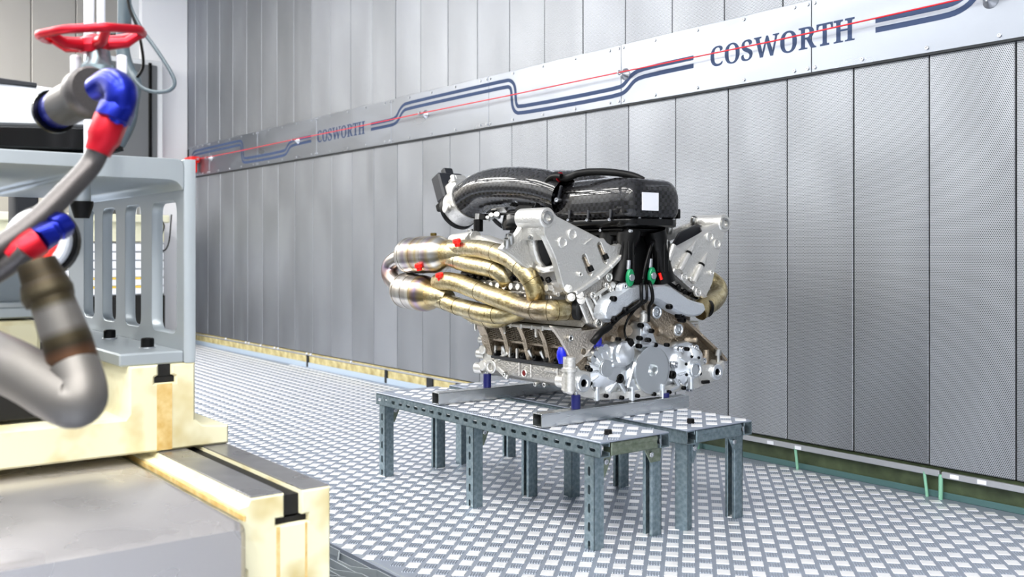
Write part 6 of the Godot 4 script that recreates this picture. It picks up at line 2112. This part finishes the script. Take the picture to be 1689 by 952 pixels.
func wiring(e: Node3D):
	var Z := Vector3(0, 0, 1)
	var st := mb()
	# smooth duct over the airbox and the ribbed arm beside it
	tube(st, spl(PackedVector3Array([Vector3(-0.15, 0.7855, -0.3402), Vector3(-0.15, 0.7828, -0.2951), Vector3(-0.15, 0.7875, -0.261), Vector3(-0.15, 0.7934, -0.2307), Vector3(-0.13, 0.7977, -0.197), Vector3(-0.11, 0.7971, -0.154), Vector3(-0.09, 0.7932, -0.1118), Vector3(-0.07, 0.7861, -0.0704), Vector3(-0.05, 0.7763, -0.0358), Vector3(-0.03, 0.7631, -0.0136)]), 6), [0.0150, 0.0150, 0.0135, 0.0135, 0.0135, 0.0135, 0.013, 0.012, 0.010], 14)
	var w := put("wiring_duct", st, M.rubber, e)
	st = mb()
	tube(st, spl(PackedVector3Array([Vector3(-0.17, 0.6999, -0.4158), Vector3(-0.17, 0.7382, -0.4049), Vector3(-0.17, 0.7669, -0.3869), Vector3(-0.17, 0.7859, -0.362), Vector3(-0.17, 0.7905, -0.3268), Vector3(-0.17, 0.7866, -0.2991)]), 6), 0.010, 12)
	put("corrugated_sleeve", st, M.black, w)
	st = mb()
	lathe(st, [[0.0, 0.0], [0.017, 0.0], [0.018, 0.006], [0.018, 0.024], [0.0, 0.026]], T3(Vector3(-0.16, 0.7901, -0.3493), up_to(Vector3(-0.155, 0.7859, -0.3133) - Vector3(-0.16, 0.7901, -0.3493))), 16)
	put("plug", st, M.black, w)
	st = mb()
	lathe(st, [[0.0, 0.0], [0.0185, 0.0], [0.0185, 0.005], [0.0, 0.005]], T3(Vector3(-0.156, 0.7867, -0.3278), up_to(Vector3(-0.155, 0.7859, -0.3133) - Vector3(-0.16, 0.7901, -0.3493))), 16)
	put("red_seal", st, M.red_anod, w)
	# support arm: tapered plate with two braces
	st = mb()
	prism(st, rp(PackedVector3Array([Vector3(-0.16, 0.667, -0.5977), Vector3(-0.16, 0.6877, -0.5783), Vector3(-0.16, 0.7, -0.5284), Vector3(-0.16, 0.7531, -0.4208), Vector3(-0.16, 0.779, -0.3919), Vector3(-0.16, 0.7839, -0.3599), Vector3(-0.16, 0.7579, -0.3812), Vector3(-0.16, 0.7274, -0.4099), Vector3(-0.16, 0.6927, -0.4611), Vector3(-0.16, 0.6575, -0.5209), Vector3(-0.16, 0.6448, -0.5667)]), 0.006), Vector3(0.012, 0, 0), 0.004)
	put("duct_arm", st, M.rubber, w)
	st = mb()
	var br := PackedVector3Array([Vector3(-0.16, 0.7401, -0.3884), Vector3(-0.16, 0.718, -0.3528), Vector3(-0.16, 0.7542, -0.3109), Vector3(-0.16, 0.7079, -0.3283), Vector3(-0.16, 0.6963, -0.4354), Vector3(-0.16, 0.6906, -0.3458)])
	for i in [0, 2, 4]:
		bar(st, br[i], br[i + 1], 0.010, 0.010, 0.002, Vector3(1, 0, 0))
	put("brace", st, M.anthracite, w)
	bolts(w, "arm_screw", M.screw, PackedVector3Array([Vector3(-0.165, 0.7084, -0.566), Vector3(-0.165, 0.7009, -0.3258)]), Vector3(-1, 0, 0.4), 0.010, 0.012)
	st = mb()
	var strap := PackedVector3Array([Vector3(-0.175, 0.669, -0.4534), Vector3(-0.175, 0.7228, -0.4205), Vector3(-0.175, 0.7607, -0.4024)])
	for i in 2:
		bar(st, strap[i], strap[i + 1], 0.004, 0.010, 0.001, Vector3(1, 0, 0))
	put("strap", st, M.anthracite, w)
	# looms down the valley and over the water rail
	var cables := [
		[PackedVector3Array([Vector3(0.0382, 0.547, -0.03), Vector3(-0.0075, 0.5315, 0), Vector3(-0.0256, 0.4886, 0), Vector3(-0.0406, 0.446, 0), Vector3(-0.0496, 0.4099, 0), Vector3(-0.0754, 0.3939, 0.02), Vector3(-0.0834, 0.3648, 0.028), Vector3(-0.0803, 0.3392, 0.022), Vector3(-0.1028, 0.3184, 0.012), Vector3(-0.1377, 0.296, 0), Vector3(-0.1892, 0.2647, 0), Vector3(-0.2147, 0.2451, 0)]), 0.0065],
		[PackedVector3Array([Vector3(-0.0095, 0.4089, -0.01), Vector3(-0.0328, 0.3931, 0.022), Vector3(-0.0299, 0.3634, 0.028), Vector3(-0.0238, 0.3375, 0.022), Vector3(-0.0166, 0.3171, 0), Vector3(0.0006, 0.2876, -0.02), Vector3(0.0076, 0.2609, -0.03)]), 0.0065],
		[PackedVector3Array([Vector3(-0.0537, 0.3935, 0.022), Vector3(-0.0588, 0.3642, 0.03), Vector3(-0.0557, 0.3385, 0.024), Vector3(-0.0655, 0.3256, 0.01), Vector3(-0.0851, 0.3088, 0), Vector3(-0.1086, 0.2886, 0)]), 0.005],
		[PackedVector3Array([Vector3(-0.21, 0.2554, 0.004), Vector3(-0.2268, 0.2459, 0.004), Vector3(-0.2491, 0.2367, 0.004), Vector3(-0.2713, 0.2193, 0.004), Vector3(-0.2824, 0.2009, -0.005)]), 0.0125],
		[PackedVector3Array([Vector3(-0.1086, 0.2886, 0), Vector3(-0.1261, 0.2682, 0), Vector3(-0.1088, 0.234, -0.03), Vector3(-0.1068, 0.2027, -0.02), Vector3(-0.1028, 0.1912, 0)]), 0.004],
		[PackedVector3Array([Vector3(-0.0792, 0.3192, 0), Vector3(-0.1203, 0.2995, 0), Vector3(-0.1664, 0.2825, 0), Vector3(-0.1949, 0.267, 0)]), 0.006],
		[PackedVector3Array([Vector3(-0.0833, 0.41, -0.02), Vector3(-0.0596, 0.3968, -0.02), Vector3(-0.0297, 0.3962, -0.02), Vector3(0.025, 0.4081, -0.02)]), 0.003],
	]
	for c in cables:
		st = mb()
		tube(st, spl(c[0], 5), c[1], 10)
		put("cable", st, M.black, w)
	st = mb()
	box(st, Vector3(-0.1135, 0.1915, -0.004), Vector3(0.03, 0.026, 0.03), 0.004, Basis(Z, 0.6))
	put("connector", st, M.black, w)
	# green sensors on the throttle shafts
	for p in [Vector3(-0.114, 0.4196, 0.01), Vector3(-0.0071, 0.4243, 0.01)]:
		st = mb()
		prism(st, rp(PackedVector3Array([p + Vector3(-0.016, 0.01, 0), p + Vector3(-0.006, 0.030, 0), p + Vector3(0.008, 0.030, 0), p + Vector3(0.017, 0.01, 0), p + Vector3(0.016, -0.014, 0), p + Vector3(0.004, -0.032, 0), p + Vector3(-0.006, -0.032, 0), p + Vector3(-0.017, -0.012, 0)]), 0.008), Vector3(0, 0, -0.012), 0.003)
		var g := put("green_sensor", st, M.green, e)
		st = mb()
		disc(st, p + Vector3(0.001, 0.0, 0), Z, 0.0125, 0.004, 0.001, 18)
		put("cap", st, M.screw, g)
		st = mb()
		tube(st, PackedVector3Array([p + Vector3(0.004, 0.028, -0.02), p + Vector3(0.006, 0.06, -0.02)]), 0.008, 10)
		put("shaft", st, M.screw, g)
	st = mb()
	tube(st, PackedVector3Array([Vector3(0.0542, 0.4316, -0.02), Vector3(0.065, 0.4096, -0.02)]), 0.006, 8)
	put("red_tag", st, M.red_plastic, e)
	# dark cam-drive tower and coils in the valley
	st = mb()
	box(st, Vector3(-0.02, 0.45, -0.22), Vector3(0.24, 0.16, 0.26), 0.01)
	put("valley_cover", st, M.black, e)
	st = mb()
	prism(st, rp(PackedVector3Array([Vector3(-0.0941, 0.5637, -0.07), Vector3(-0.0345, 0.5751, -0.07), Vector3(0.0759, 0.5763, -0.07), Vector3(0.1263, 0.5434, -0.07), Vector3(0.1454, 0.4988, -0.07), Vector3(0.1582, 0.436, -0.07), Vector3(0.1326, 0.3917, -0.07), Vector3(-0.0704, 0.3914, -0.07), Vector3(-0.0525, 0.4775, -0.07)]), 0.01), Vector3(0, 0, -0.04), 0.006)
	put("throttle_housing", st, M.black, e)
	st = mb()
	lathe(st, [[0.0, 0.0], [0.026, 0.0], [0.030, 0.008], [0.030, 0.03], [0.022, 0.036], [0.0, 0.038]], T3(Vector3(0.0875, 0.5321, -0.06), up_to(Vector3(-0.2, 0.1, 1))), 20)
	put("valley_cap", st, M.cast_fine, e)
	st = mb()
	box(st, Vector3(0.1294, 0.4988, -0.07), Vector3(0.07, 0.05, 0.05), 0.012, Basis(Z, 0.7))
	put("pump_body", st, M.cast, e)
	st = mb()
	var fr := PackedVector3Array([Vector3(0.1222, 0.4055, -0.06), Vector3(0.1993, 0.3681, -0.06), Vector3(0.1993, 0.3681, -0.06), Vector3(0.2985, 0.3338, -0.06)])
	for i in [0, 2]:
		bar(st, fr[i], fr[i + 1], 0.012, 0.014, 0.003, Z)
	for q in PackedVector3Array([Vector3(0.1821, 0.3823, -0.05), Vector3(0.2146, 0.3636, -0.05), Vector3(0.2541, 0.3513, -0.05)]):
		disc(st, q, Vector3(-0.3, -0.5, 1), 0.010, 0.012, 0.002, 8)
	put("fuel_rail", st, M.black, e)
